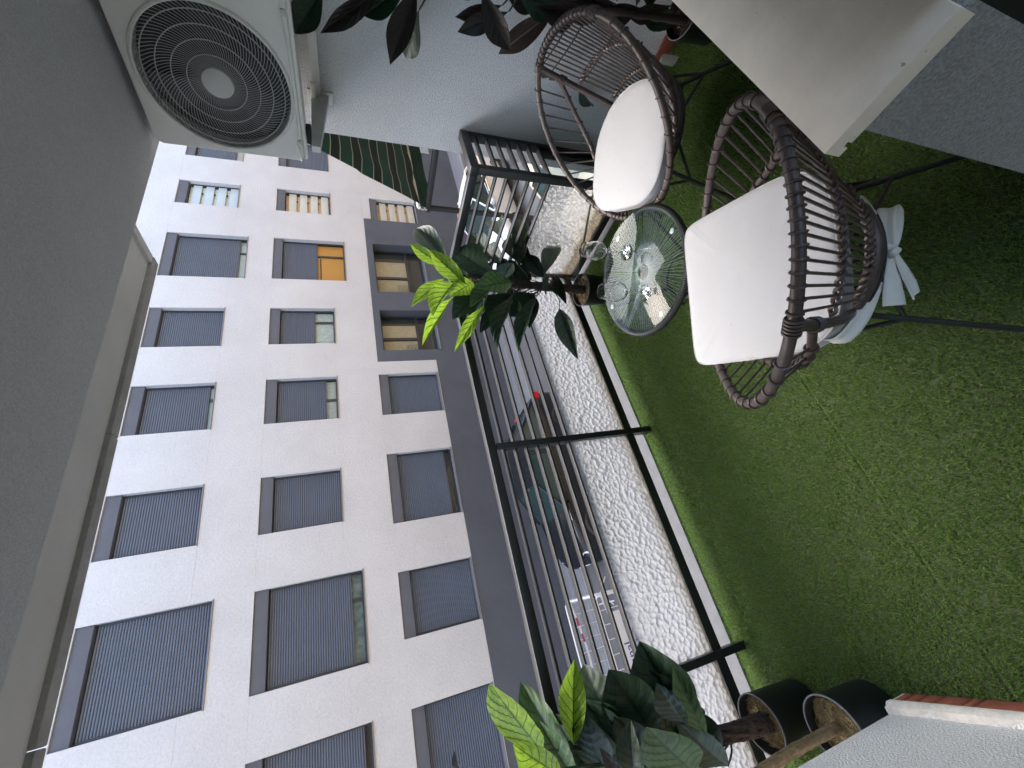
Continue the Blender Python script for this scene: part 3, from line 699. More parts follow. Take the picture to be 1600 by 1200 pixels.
for (x0, x1, y0, y1) in ((1.967, 2.008, 1.893, 1.931), (1.967, 2.003, 1.172, 1.211), (2.264, 2.299, 1.170, 1.212)):
    MB().box(x0, x1, y0, y1, 0.004, .974, .002).build('post', 'rail_black', rl)
MB().box(-1.6, 1.966, 1.894, 1.926, .125, .178, .003).build('bottom_rail', 'rail_black', rl)
MB().box(1.974, 2.005, 1.212, 1.892, .06, .105, .003).build('bottom_rail', 'rail_black', rl)
MB().box(2.004, 2.263, 1.178, 1.208, .06, .105, .003).build('bottom_rail', 'rail_black', rl)
for (a, b) in ((-1.6, -1.467), (-1.433, -.407), (-.373, .640), (.642, .7145), (.7475, 1.966)):
    MB().box(a, b, 1.906, 1.913, .179, .550).build('glass_panel', 'frosted_glass', rl)
MB().box(1.986, 1.993, 1.213, 1.890, .106, .549).build('glass_panel', 'frosted_glass', rl)
MB().box(2.205, 2.262, 1.182, 1.206, .106, .549, .002).build('panel_stop', 'rail_black', rl)
MB().box(2.005, 2.204, 1.190, 1.196, .106, .549).build('glass_panel', 'pane_glass', rl)

# ================================================================== ARTIFICIAL GRASS
struct('grass_backing', MB().add([(-1.6, 1.262, -.004), (1.982, 1.262, -.004), (1.982, 1.976, -.004), (-1.6, 1.976, -.004)], [(0, 1, 2, 3)]).add([(-.548, -.7, -.004), (2.298, -.7, -.004), (2.298, 1.2615, -.004), (-.548, 1.2615, -.004)], [(0, 1, 2, 3)]), 'turf_backing', smooth=False)
def grass():
    n0 = 640000
    x = RNG.uniform(-1.6, 2.29, n0); y = RNG.uniform(-.65, 1.99, n0)
    ok = np.where(y > 1.262, x < 1.985, (x > -.545) & (x < 2.288)) & ~((x > .59) & (y < .19))
    ok &= (y < 1.972 + .014 * np.sin(x * 9) * np.sin(x * 23) + RNG.normal(0, .006, n0))
    ok &= (np.abs(y - .972) > .0006)
    x, y = x[ok], y[ok]; n = len(x)
    z = np.full(n, -.004)
    # tufted pile: lean drifts slowly over the sheet, flips at the seam between the two rolls
    base = 0.9 * np.sin(x * 3.1 + 1.3 * np.sin(y * 4)) + 0.9 * np.sin(y * 5.3 + x * 1.7) + np.where(y > .972, 0.0, 2.0)
    az = base + RNG.normal(0, 1.5, n)
    lean = np.clip(RNG.normal(0.62, 0.28, n), .05, 1.25)
    L = np.clip(RNG.normal(.0165, .0032, n), .008, .024) * (1 + .10 * np.sin(x * 14 + 2 * np.sin(y * 11)) * np.sin(y * 13))
    lean = np.where(np.abs(y - .972) < .005, .85, lean); az = np.where(np.abs(y - .972) < .005, np.where(y > .972, 1.57, -1.57) + RNG.normal(0, .5, n), az)
    w = RNG.uniform(.0008, .0013, n)
    dx, dy = np.cos(az), np.sin(az); tw = az + np.pi / 2 + RNG.normal(0, .7, n); wx, wy = np.cos(tw) * w, np.sin(tw) * w
    V = np.empty((n, 5, 3), np.float32)
    h1 = L * .55; r1 = h1 * np.sin(lean * .45); z1 = h1 * np.cos(lean * .45)
    r2 = r1 + L * .45 * np.sin(lean * 1.5); z2 = z1 + L * .45 * np.cos(np.minimum(lean * 1.5, 1.7))
    V[:, 0] = np.stack([x - wx, y - wy, z], 1); V[:, 1] = np.stack([x + wx, y + wy, z], 1)
    V[:, 2] = np.stack([x + dx * r1 + wx * .85, y + dy * r1 + wy * .85, z + z1], 1); V[:, 3] = np.stack([x + dx * r1 - wx * .85, y + dy * r1 - wy * .85, z + z1], 1)
    V[:, 4] = np.stack([x + dx * r2, y + dy * r2, z + z2], 1)
    me = bpy.data.meshes.new('artificial_grass'); me.vertices.add(n * 5); me.vertices.foreach_set('co', V.reshape(-1))
    b = np.arange(n, dtype=np.int32)[:, None] * 5
    li = np.concatenate([b + np.array([[0, 1, 2, 3]]), b + np.array([[3, 2, 4]])], 1).reshape(-1).astype(np.int32)
    me.loops.add(n * 7); me.loops.foreach_set('vertex_index', li)
    me.polygons.add(n * 2); ls = (np.arange(n)[:, None] * 7 + np.array([[0, 4]])).reshape(-1).astype(np.int32)
    me.polygons.foreach_set('loop_start', ls)
    me.polygons.foreach_set('use_smooth', np.ones(n * 2, bool))
    me.update(calc_edges=True); me.materials.append(M['turf'])
    o = bpy.data.objects.new('artificial_grass', me); COL.objects.link(o)
    tag(o, 'short dense artificial grass covering the balcony floor', 'artificial grass', kind='stuff')
grass()

# ================================================================== AIR CONDITIONER
AX, AY0, AY1, AZ0, AZ1 = 1.93, 0.42, 1.235, 1.78, 2.318
FCY, FCZ, FR = 0.966, 2.045, 0.243
ac = thing('air_conditioner', 'off-white outdoor air conditioner with round spiral fan grille under the ceiling', 'air conditioner', (2.05, .83, AZ0))
# front panel: rounded rectangle outside, round hole inside
def rrect(y0, y1, z0, z1, r, n):
    out = []
    for k in range(n):
        a = 2 * math.pi * k / n; dy, dz = math.cos(a), math.sin(a)
        cy, cz = FCY, FCZ
        t = min(((y1 if dy > 0 else y0) - cy) / dy if abs(dy) > 1e-9 else 9, ((z1 if dz > 0 else z0) - cz) / dz if abs(dz) > 1e-9 else 9)
        py, pz = cy + dy * t, cz + dz * t
        out.append((py, pz))
    return out
NP = 192; mb = MB(); outer = rrect(AY0, AY1, AZ0, AZ1, .02, NP)
# pull the corner samples onto the corners
for (cy, cz) in ((AY0, AZ0), (AY0, AZ1), (AY1, AZ0), (AY1, AZ1)):
    i = min(range(NP), key=lambda k: (outer[k][0] - cy) ** 2 + (outer[k][1] - cz) ** 2); outer[i] = (cy - math.copysign(.008, cy - FCY), cz - math.copysign(.008, cz - FCZ))
def ringp(f, x): return [(x, *f(k)) for k in range(NP)]
circ = lambda r: (lambda k: (FCY + r * math.cos(2 * math.pi * k / NP), FCZ + r * math.sin(2 * math.pi * k / NP)))
mixo = lambda q: (lambda k: (outer[k][0] + (FCY - outer[k][0]) * q, outer[k][1] + (FCZ - outer[k][1]) * q))
rows = [ringp(mixo(0), 2.20), ringp(mixo(0), AX + .012), ringp(mixo(.006), AX + .004), ringp(mixo(.02), AX)] + \
       [ringp(circ(FR + .010), AX), ringp(circ(FR + .006), AX - .008), ringp(circ(FR), AX - .010), ringp(circ(FR - .004), AX - .006), ringp(circ(FR - .005), AX + .06)]
for r in rows: mb.v += r
for i in range(len(rows) - 1):
    for k in range(NP):
        k2 = (k + 1) % NP; mb.f.append((i * NP + k, (i + 1) * NP + k, (i + 1) * NP + k2, i * NP + k2))
mb.f.append(tuple(range(NP)))
mb.build('casing', 'ac_white', ac, ang=0.5)
MB().box(AX + .008, AX + .05, AY0 + .01, AY1 - .006, AZ0 - .012, AZ0 + .001, .003).box(AX + .05, 2.19, AY0 + .01, AY1 - .03, AZ0 - .006, AZ0 + .001, .002).build('base_tray', 'ac_white', ac)
fan = MB()
fan.disc((AX + .055, FCY, FCZ), FR - .006, 48, 'x').build('fan_shroud', 'ac_dark', ac, smooth=False)
for k in range(3):
    a0 = 2 * math.pi * k / 3 + .5; P = []
    for i in range(9):
        r = .05 + .17 * i / 8; P.append([(AX + .050 - .028 * j / 6, FCY + r * math.cos(a0 + .16 * j * (1 - .3 * i / 8) + .35 * i / 8), FCZ + r * math.sin(a0 + .16 * j * (1 - .3 * i / 8) + .35 * i / 8)) for j in range(7)])
    MB().grid(P).build('fan_blade', 'ac_blade', ac)
MB().lathe([(0, 0)], 3)
hb = MB(); hb.v = []; prof = [(0, -.010), (.044, -.010), (.050, -.006), (.0515, .004)]
for (r, x) in prof:
    for k in range(40): hb.v.append((AX + x, FCY + r * math.cos(2 * math.pi * k / 40), FCZ + r * math.sin(2 * math.pi * k / 40)))
for i in range(len(prof) - 1):
    for k in range(40):
        k2 = (k + 1) % 40; hb.f.append((i * 40 + k, (i + 1) * 40 + k, (i + 1) * 40 + k2, i * 40 + k2))
hb.build('hub_cap', 'ac_hub', ac)
for r in (.092, .137, .180, .220):
    MB().tube([(AX - .006, FCY + r * math.cos(2 * math.pi * k / 72), FCZ + r * math.sin(2 * math.pi * k / 72)) for k in range(72)], .0019, 6, closed=True).build('grille_ring', 'ac_grille', ac)
wp = [(0.003 - .004 * math.sin(math.pi * t), (.049 + (.241 - .049) * t) * math.cos(-.75 * t ** 1.2), (.049 + (.241 - .049) * t) * math.sin(-.75 * t ** 1.2)) for t in np.linspace(0, 1, 9)]
wm = MB().tube(wp, .0011, 4).mesh('grille_wire', 'ac_grille')
for k in range(96):
    o = inst('grille_wire', wm, ac, mw=Matrix.Translation((AX - ORG[ac.name][0], FCY - ORG[ac.name][1], FCZ - ORG[ac.name][2])) @ Matrix.Rotation(2 * math.pi * k / 96, 4, 'X'))
MB().tube([(AX - .0035, AY0, AZ0 + .017), (AX - .0035, .66, AZ0 + .017), (AX - .0035, .70, AZ0 + .026), (AX - .0035, .74, AZ0 + .017), (AX - .0035, 1.12, AZ0 + .017), (AX - .0035, 1.15, AZ0 + .027), (AX - .0035, 1.18, AZ0 + .017), (AX - .0035, AY1 - .004, AZ0 + .015)], .0028, 6).build('panel_bead', 'ac_white', ac)
for yy in (.70, 1.15):
    MB().box(AX - .006, AX + .004, yy - .010, yy + .010, AZ0 + .005, AZ0 + .025, .003).build('screw_boss', 'ac_hub', ac)
    MB().box(AX - .0085, AX - .004, yy - .0035, yy + .0035, AZ0 + .011, AZ0 + .018, .001).build('screw', 'galvanised', ac)
for yy in (1.13, .52):
    n = 2
    mbk = MB(); y0, y1 = yy - .013, yy + .013
    mbk.add([(2.299, y0, 1.668), (1.862, y0, 1.712), (1.862, y0, 1.745), (2.299, y0, 1.745), (2.299, y1, 1.668), (1.862, y1, 1.712), (1.862, y1, 1.745), (2.299, y1, 1.745)],
            [(0, 3, 2, 1), (4, 5, 6, 7), (0, 1, 5, 4), (1, 2, 6, 5), (2, 3, 7, 6), (3, 0, 4, 7)])
    mbk.build('bracket_arm', 'galvanised', ac, smooth=False)
    MB().box(2.29, 2.2995, yy - .028, yy + .028, 1.65, 1.76, .002).build('wall_plate', 'galvanised', ac)
    MB().box(1.97, 2.02, yy - .018, yy + .018, 1.746, 1.768, .004).build('rubber_foot', 'pipe_black', ac)
MB().box(2.272, 2.298, .45, 1.22, 1.700, 1.738, .002).build('wall_rail', 'galvanised', ac)
MB().box(2.24, 2.262, 1.052, 1.118, 1.722, 1.7445, .002).build('slotted_plate', 'ac_white', ac)
MB().tube([(2.12, .70, 1.742), (2.13, .55, 1.735), (2.15, .3, 1.73)], .016, 12).build('drain_pipe', 'pipe_black', ac)
MB().tube([(2.118, .725, 1.743), (2.12, .70, 1.742)], .0165, 12).build('pipe_cap', 'ac_white', ac)

# ================================================================== RATTAN CHAIRS
def rim(ph):
    r = .356 - .002 * math.cos(ph) - .032 * math.cos(2 * ph) + .003 * math.cos(3 * ph)
    z = .614 - .238 * math.cos(ph) - .003 * math.cos(2 * ph) + .015 * math.cos(3 * ph)
    return r, z
RA, ZS = .226, .400
def bowl(ph, t):
    r, z = rim(ph); a = 1 - t
    rr = RA + (r - RA) * max(a, 0) ** .8; zz = ZS + (z - ZS) * a
    return Vector((rr * math.cos(ph), rr * math.sin(ph), zz))
BAND = [(137, .26), (131, .33), (125, .40), (115, .51), (107, .60), (94, .71), (80, .76), (60, .83), (42, .90), (26, .97)]
def band_t(d):
    for (a, ta), (b, tb) in zip(BAND, BAND[1:]):
        if b <= d <= a: return ta + (tb - ta) * (a - d) / (a - b)
    return 1.0
def wrap(mb, c, tang, R_, r, n=14, m=5):
    """a cane looped once round a tube"""
    t = tang.normalized(); u = t.orthogonal().normalized(); v = t.cross(u)
    mb.tube([c + (u * math.cos(2 * math.pi * k / n) + v * math.sin(2 * math.pi * k / n)) * R_ + t * (.003 * math.sin(2 * math.pi * k / n)) for k in range(n)], r, m, closed=True)
def make_chair(name, label, group):
    t = thing(name, label, 'chair', (0, 0, 0), 0, group)
    RR = .0130; CR = .0037
    MB().tube([(*(bowl(2 * math.pi * k / 96, 0)),) for k in range(96)], RR, 12, closed=True).build('rim', 'rattan', t, local=True)
    MB().tube([(RA * math.cos(2 * math.pi * k / 64), RA * math.sin(2 * math.pi * k / 64), ZS) for k in range(64)], .017, 10, closed=True).build('seat_ring', 'rattan', t, local=True)
    MB().tube([((RA + .002) * math.cos(2 * math.pi * k / 64), (RA + .002) * math.sin(2 * math.pi * k / 64), ZS - .024) for k in range(64)], .0115, 8, closed=True).build('base_ring', 'metal_black', t, local=True)
    for sg in (1, -1):
        pts = [bowl(sg * R(141 - 7 * u), u * .98) for u in np.linspace(0, 1, 10)]
        p = MB().tube(pts, .013, 10).build('back_post', 'rattan', t, local=True)
        wq = MB()
        for d in (-4, -2, 0, 2, 4):
            wrap(wq, bowl(sg * R(141 + d * .55), 0), bowl(sg * R(142 + d), 0) - bowl(sg * R(140 + d), 0), RR + .003, .0035)
        tag(wq.build('rim_binding', 'rattan', p, local=True), kind='stuff')
        wq = MB()
        for u in (.24, .26, .28, .30): wrap(wq, bowl(sg * R(141 - 7 * u), u), bowl(sg * R(140), .4) - bowl(sg * R(141), .2), .0155, .0032)
        tag(wq.build('post_binding', 'rattan', p, local=True), kind='stuff')
        bp = [bowl(sg * R(d), band_t(d)) for d in np.linspace(137, 26, 40)]
        MB().tube(bp, .0105, 9).build('side_band', 'rattan', t, local=True)
        for d in np.linspace(127, 24, 15):
            ph = sg * R(d); tb = band_t(d); mb = MB()
            mb.tube([bowl(ph, u * tb) for u in np.linspace(0, 1, 6)], CR, 6)
            wrap(mb, bowl(ph, 0), bowl(ph + .02, 0) - bowl(ph - .02, 0), RR + CR * .45, CR * .85)
            wrap(mb, bowl(ph, tb), bowl(sg * R(d + 1), band_t(d + 1)) - bowl(sg * R(d - 1), band_t(max(d - 1, 26))), .0105 + CR * .7, CR, 10)
            mb.build('side_cane', 'rattan', t, local=True)
    for d in np.linspace(145.5, 214.5, 17):
        ph = R(d); mb = MB()
        mb.tube([bowl(ph, u) for u in np.linspace(0, .97, 8)], CR, 6)
        wrap(mb, bowl(ph, 0), bowl(ph + .02, 0) - bowl(ph - .02, 0), RR + CR * .45, CR * .85)
        mb.build('back_cane', 'rattan', t, local=True)
    # the woven row half way down the back, and a shorter one by the seat
    for tt, q in ((.47, 0), (.47, 1), (.86, 0), (.86, 1)):
        pts = []
        for i in range(150):
            d = 141 + 78 * i / 149; b = bowl(R(d), tt); rad = Vector((b.x, b.y, 0)).normalized()
            w = math.sin(i * math.pi * 20 / 149 + q * math.pi); pts.append(b + rad * .0068 * w + Vector((0, 0, .0045 * math.cos(i * math.pi * 20 / 149 + q * math.pi))))
        MB().tube(pts, .0048, 6).build('woven_row', 'rattan', t, local=True)
    for d in np.linspace(-20, 20, 9):
        mb = MB().tube([bowl(R(d), u) for u in np.linspace(0, 1, 4)], CR, 6)
        wrap(mb, bowl(R(d), 0), bowl(R(d) + .02, 0) - bowl(R(d) - .02, 0), RR + CR * .45, CR * .85); mb.build('front_cane', 'rattan', t, local=True)
    for i in range(13):
        y = -.2 + .4 * i / 12; h = math.sqrt(max(RA ** 2 - y * y, 0)); MB().tube([(-h, y, ZS), (0, y, ZS - .008), (h, y, ZS)], CR, 6).build('seat_cane', 'rattan', t, local=True)
    for sx, sy in ((1, 1), (1, -1), (-1, 1), (-1, -1)):
        top = Vector((sx * .150, sy * .166, ZS - .026)); foot = Vector((.262 if sx > 0 else -.345, sy * (.272 if sx > 0 else .25), .002)); mid = top.lerp(foot, .30)
        lg = MB().tube([top, foot], .0082, 10).build('leg', 'metal_black', t, local=True)
        MB().tube([mid, (sx * .212, sy * .075, ZS - .026)], .006, 8).build('brace', 'metal_black', lg, local=True)
        MB().tube([mid, (sx * .055, sy * .218, ZS - .026)], .006, 8).build('brace', 'metal_black', lg, local=True)
        MB().lathe([(0, 0), (.012, 0), (.013, .012), (.009, .02), (0, .02)], 12, (foot.x, foot.y, .0)).build('foot_cap', 'metal_black', lg, local=True)
    return t
chA = make_chair('rattan_chair', 'brown rattan chair seen from behind with a white bow at its back', 'pair of rattan chairs')
chB = copy_tree(chA); chB['label'] = 'brown rattan chair standing against the side wall beyond the glass table'
chA.location = (.684, .592, 0); chA.rotation_euler = (0, 0, R(62.1))
chB.location = (1.647, .747, 0); chB.rotation_euler = (0, 0, R(133.5))

def make_cushion(name, label, loc, rz, group, seed, cx=.072, ax=.252, hw=.258, ef=11, eb=3.8):
    t = thing(name, label, 'cushion', (loc[0], loc[1], .412), rz, group)
    n = 96
    def out(s, jit=0):
        P = []
        for k in range(n):
            a = 2 * math.pi * k / n; c, sn = math.cos(a), math.sin(a); e = ef if c > 0 else eb
            x = cx + ax * s * math.copysign(abs(c) ** (2 / e), c); y = hw * s * math.copysign(abs(sn) ** (2 / e), sn)
            P.append((x, y))
        return P
    rows = [(.0, 0), (.5, 0), (.95, .0), (.99, .003), (1.0, .010), (1.003, .028), (1.0, .046), (.992, .0525), (.970, .0560), (.90, .0585), (.80, .060), (.6, .0615), (.35, .062), (.12, .0625)]
    mb = MB()
    for (s, z) in rows:
        for k, (x, y) in enumerate(out(max(s, .001))):
            w = .0035 * math.sin(k * .9 + seed) * math.sin(k * .37) if .9 < s else 0
            pf = .004 * math.sin(x * 13 + seed) * math.sin(y * 11 + 2 * seed) if z > .06 else 0
            pf += (.0013 * max(0, math.sin(k * .41 + seed)) * math.sin(k * 2.1 + seed * 2) + .0011 * math.sin(k * .55 + seed)) * (1 if z > .054 and s > .85 else .35 if z > .054 and s > .55 else 0)
            mb.v.append((x * (1 + w), y * (1 + w), z + pf))
    for i in range(len(rows) - 1):
        for k in range(n):
            k2 = (k + 1) % n; mb.f.append((i * n + k, i * n + k2, (i + 1) * n + k2, (i + 1) * n + k))
    mb.f.append(tuple((len(rows) - 1) * n + k for k in range(n)))
    b = mb.build('cushion_pad', 'cushion_white', t, local=True, ang=2.5)
    for zz, s in ((.0525, .996), (.004, .994)):
        MB().tube([(x, y, zz) for x, y in out(s)], .0022, 5, closed=True).build('piping', 'cushion_white', b, local=True)
    return t
cuA = make_cushion('seat_cushion', 'white seat cushion tied with a bow on the nearer rattan chair', (.684, .592), R(62.1), 'white chair cushions', 1.0)
cuB = make_cushion('seat_cushion', 'white seat cushion on the farther chair against the wall', (1.647, .747), R(133.5), 'white chair cushions', 2.3, .048, .246, .252, 3.4, 2.15)
def ribbon(pts, wdirs, w, name, parent, th=.0025, nsub=8):
    """a cloth strip along pts; wdirs give the across direction at each point"""
    P = [Vector(p) for p in pts]; W = [Vector(q).normalized() for q in wdirs]; ws = w if isinstance(w, (list, tuple)) else [w] * len(P)
    rows = []
    for i in range(len(P) - 1):
        p0, p1, p2, p3 = P[max(i - 1, 0)], P[i], P[i + 1], P[min(i + 2, len(P) - 1)]
        for k in range(nsub + (1 if i == len(P) - 2 else 0)):
            u = k / nsub
            q = 0.5 * ((2 * p1) + (p2 - p0) * u + (2 * p0 - 5 * p1 + 4 * p2 - p3) * u * u + (3 * p1 - p0 - 3 * p2 + p3) * u ** 3)
            wd = W[i].lerp(W[i + 1], u).normalized(); ww = ws[i] + (ws[i + 1] - ws[i]) * u
            tn = (p2 - p1).normalized(); nn = wd.cross(tn).normalized()
            rows.append([q + wd * ww * s * .5 + nn * (.004 * math.cos(3.0 * s) * (1 if abs(s) < .9 else .5)) for s in (-1, -.6, -.2, .2, .6, 1)])
    o = MB().grid(rows).build(name, 'ribbon', parent)
    md = o.modifiers.new('thickness', 'SOLIDIFY'); md.thickness = th; md.offset = 0
    inv = Matrix.Rotation(-parent.rotation_euler.z, 4, 'Z') if parent.rotation_euler.z else None
    if inv: o.data.transform(inv)
    return o
bw_ = thing('fabric_bow', 'white fabric tie knotted in a bow behind the nearer chair', 'bow', (.56, .40, .33))
Zv = (0, 0, 1)
ribbon([(.735, .372, .425), (.700, .352, .415), (.650, .360, .380), (.600, .378, .358), (.566, .396, .346)], [(0, .3, 1), (0, .2, 1), (.1, .1, 1), (.2, .2, 1), (.2, .1, 1)], [.045, .045, .030, .028, .02], 'strap', bw_)
ribbon([(.425, .600, .44), (.412, .572, .420), (.445, .518, .392), (.51, .447, .368), (.556, .405, .346)], [(.3, 0, 1), (.3, .1, 1), (.3, .3, 1), (.2, .3, 1), (.2, .1, 1)], [.05, .05, .045, .034, .02], 'strap', bw_)
wl = (.34, .56, .55)
ribbon([(.558, .398, .350), (.580, .384, .358), (.612, .364, .364), (.640, .347, .360), (.651, .340, .347), (.640, .346, .333), (.612, .364, .328), (.582, .382, .333), (.560, .396, .343)],
       [wl] * 9, [.018, .030, .038, .042, .042, .042, .036, .028, .018], 'bow_loop', bw_)
ribbon([(.556, .399, .345), (.535, .412, .341), (.502, .433, .338), (.462, .458, .334), (.440, .472, .331)], [(.1, .1, 1), (.15, .1, 1), (.2, .15, 1), (.2, .25, 1), (.15, .3, 1)], [.018, .032, .048, .060, .064], 'bow_tail', bw_)
ribbon([(.554, .397, .340), (.535, .409, .322), (.508, .426, .292), (.480, .442, .264), (.460, .455, .246)], [(.6, -.3, -.6), (.6, -.2, -.7), (.55, -.2, -.7), (.5, -.15, -.75), (.45, -.1, -.8)], [.018, .034, .052, .062, .056], 'bow_tail', bw_)
kn = bpy.data.objects.new('knot', None)
bm_ = bmesh.new(); bmesh.ops.create_uvsphere(bm_, u_segments=20, v_segments=12, radius=1)
for v in bm_.verts:
    d = v.co.copy(); v.co = Vector((d.x * .019, d.y * .016, d.z * .020)) * (1 + .12 * math.sin(d.x * 7 + d.z * 5)) + Vector((.556, .397, .345))
MB().bm(bm_).build('knot', 'ribbon', bw_)
bpy.data.objects.remove(kn)
tb = thing('fabric_tie', 'short white tie hanging behind the farther chair', 'tie', (1.74, .46, .38))
ribbon([(1.73, .545, .41), (1.775, .515, .40), (1.80, .505, .385), (1.805, .50, .345), (1.80, .498, .305)], [(0, .3, 1), (.1, .6, .6), (.2, 1, .1), (.2, 1, 0), (.2, 1, 0)], .04, 'strap', tb)

# ================================================================== GLASS TABLE
TC = (1.13, 1.042)
tbl = thing('side_table', 'round glass topped side table with black ring and radiating cords', 'table', (*TC, 0))
MB().lathe([(0, .4515), (.266, .4515), (.2685, .4535), (.2685, .4565), (.266, .4585), (0, .4585)], 96, (*TC, 0)).build('glass_top', 'table_glass', tbl, ang=.9)
N = 420; pts = [(TC[0] + .265 * math.cos(2 * math.pi * k / N), TC[1] + .265 * math.sin(2 * math.pi * k / N), .4335) for k in range(N)]
MB().tube(pts, [.0138 if k % 2 else .0158 for k in range(N)], 10, closed=True).build('wrapped_ring', 'table_black', tbl, ang=.4)
MB().tube([(TC[0] + .030 * math.cos(2 * math.pi * k / 32), TC[1] + .030 * math.sin(2 * math.pi * k / 32), .424) for k in range(32)], .006, 8, closed=True).build('centre_ring', 'metal_black', tbl)
cm = MB().tube([(.031, 0, .4265 - .43), (.255, 0, .4405 - .43)], .0009, 5).mesh('cord', 'cord')
for k in range(110):
    o = inst('cord', cm, tbl, mw=Matrix.Translation((0, 0, .43)) @ Matrix.Rotation(2 * math.pi * k / 110 + RNG.uniform(-.012, .012), 4, 'Z'))
for a in (203, 323, 83):
    ca, sa = math.cos(R(a)), math.sin(R(a))
    lg = MB().tube([(TC[0] + .262 * ca, TC[1] + .262 * sa, .42), (TC[0] + .10 * ca, TC[1] + .10 * sa, .20), (TC[0] + .23 * ca, TC[1] + .23 * sa, .006)], .0075, 8).build('leg', 'metal_black', tbl)
MB().tube([(TC[0] + .105 * math.cos(2 * math.pi * k / 32), TC[1] + .105 * math.sin(2 * math.pi * k / 32), .20) for k in range(32)], .006, 8, closed=True).build('lower_ring', 'metal_black', tbl)
for dx, dy in ((.235, .02), (-.012, -.232), (.012, .238), (-.236, .0)):
    MB().lathe([(0, .4465), (.010, .4465), (.0115, .449), (.0085, .4512), (0, .4512)], 18, (TC[0] + dx, TC[1] + dy, 0)).build('clear_pad', 'clear_disc', tbl)
def wine(label, x, y, rz, h=.222):
    z0 = .4592
    o_ = [(0.0, 0), (.033, 0), (.0340, .0012), (.031, .0028), (.012, .005), (.0055, .010), (.0038, .020), (.0036, .060), (.0042, .085), (.008, .094), (.020, .103), (.033, .118), (.0405, .138), (.0415, .152), (.0385, .178), (.0335, .203), (.0309, .2190), (.0310, .2212)]
    i_ = [(.0302, .2226), (.0290, .2220), (.0286, .2200), (.0316, .203), (.0366, .178), (.0396, .152), (.0386, .138), (.0310, .1205), (.0180, .106), (.006, .100), (0, .0995)]
    t = MB().lathe(o_ + i_, 48, (0, 0, 0)).mesh('wine_glass', 'solid_glass', ang=1.3)
    o = bpy.data.objects.new('wine_glass', t); COL.objects.link(o); o.location = (x, y, z0); ORG[o.name] = (x, y, z0)
    return tag(o, label, 'wine glass', 'wine glasses on the glass table')
wine('empty wine glass nearer the far rattan chair on the glass table', 1.26, 1.05, 0)
wine('empty wine glass in front of the potted plant on the glass table', 1.022, 1.053, 0)

# ================================================================== PLANTS
# each leaf: tip, base (metres), width, kind (dark, mid, bright, grey, maroon)
P1 = [
(2.150,1.700,1.229, 1.835,1.720,1.048, 0.101,3),
(1.878,1.620,1.294, 1.810,1.700,1.101, 0.055,2),
(1.773,1.560,1.209, 1.653,1.680,1.003, 0.079,2),
(1.601,1.780,1.313, 1.747,1.740,1.105, 0.066,2),
(1.407,1.600,1.249, 1.680,1.700,1.066, 0.104,2),
(1.294,1.700,1.298, 1.600,1.720,1.072, 0.041,2),
(1.163,1.620,1.162, 1.514,1.700,0.920, 0.047,2),
(1.968,1.700,1.017, 1.754,1.700,0.809, 0.155,0),
(1.686,1.520,0.760, 1.593,1.600,0.837, 0.080,3),
(1.489,1.500,0.988, 1.597,1.600,0.758, 0.105,1),
(2.269,1.800,0.855, 1.954,1.760,0.739, 0.110,0),
(2.584,1.860,0.595, 2.194,1.780,0.628, 0.101,3),
(2.243,1.600,0.518, 1.810,1.680,0.629, 0.082,0),
(2.213,1.760,0.592, 1.825,1.740,0.470, 0.111,0),
(2.052,1.620,0.317, 1.774,1.700,0.464, 0.092,3),
(1.469,1.720,1.095, 1.635,1.720,0.921, 0.094,0),
(1.180,1.580,0.973, 1.553,1.680,0.753, 0.090,0),
(1.459,1.740,0.892, 1.640,1.740,0.705, 0.128,0),
(1.189,1.600,0.854, 1.558,1.680,0.592, 0.078,0),
(1.484,1.580,0.482, 1.766,1.700,0.403, 0.059,0),
(1.081,1.560,0.555, 1.462,1.660,0.472, 0.079,3),
(1.555,1.600,0.568, 1.767,1.680,0.429, 0.031,3),
(1.523,1.780,0.722, 1.675,1.760,0.533, 0.110,0),
(1.880,1.800,0.953, 1.750,1.760,0.807, 0.119,0),
(2.199,1.840,0.760, 1.935,1.780,0.654, 0.103,0),
(1.999,1.820,0.682, 1.759,1.760,0.598, 0.108,0),
(1.510,1.640,1.016, 1.661,1.700,0.802, 0.095,1),
(1.563,1.660,1.104, 1.685,1.700,0.947, 0.087,2),
(1.963,1.700,0.546, 1.772,1.720,0.448, 0.075,0),
(1.424,1.800,0.931, 1.647,1.760,0.747, 0.068,0),
(1.765,1.780,0.914, 1.838,1.750,0.806, 0.079,1),
]
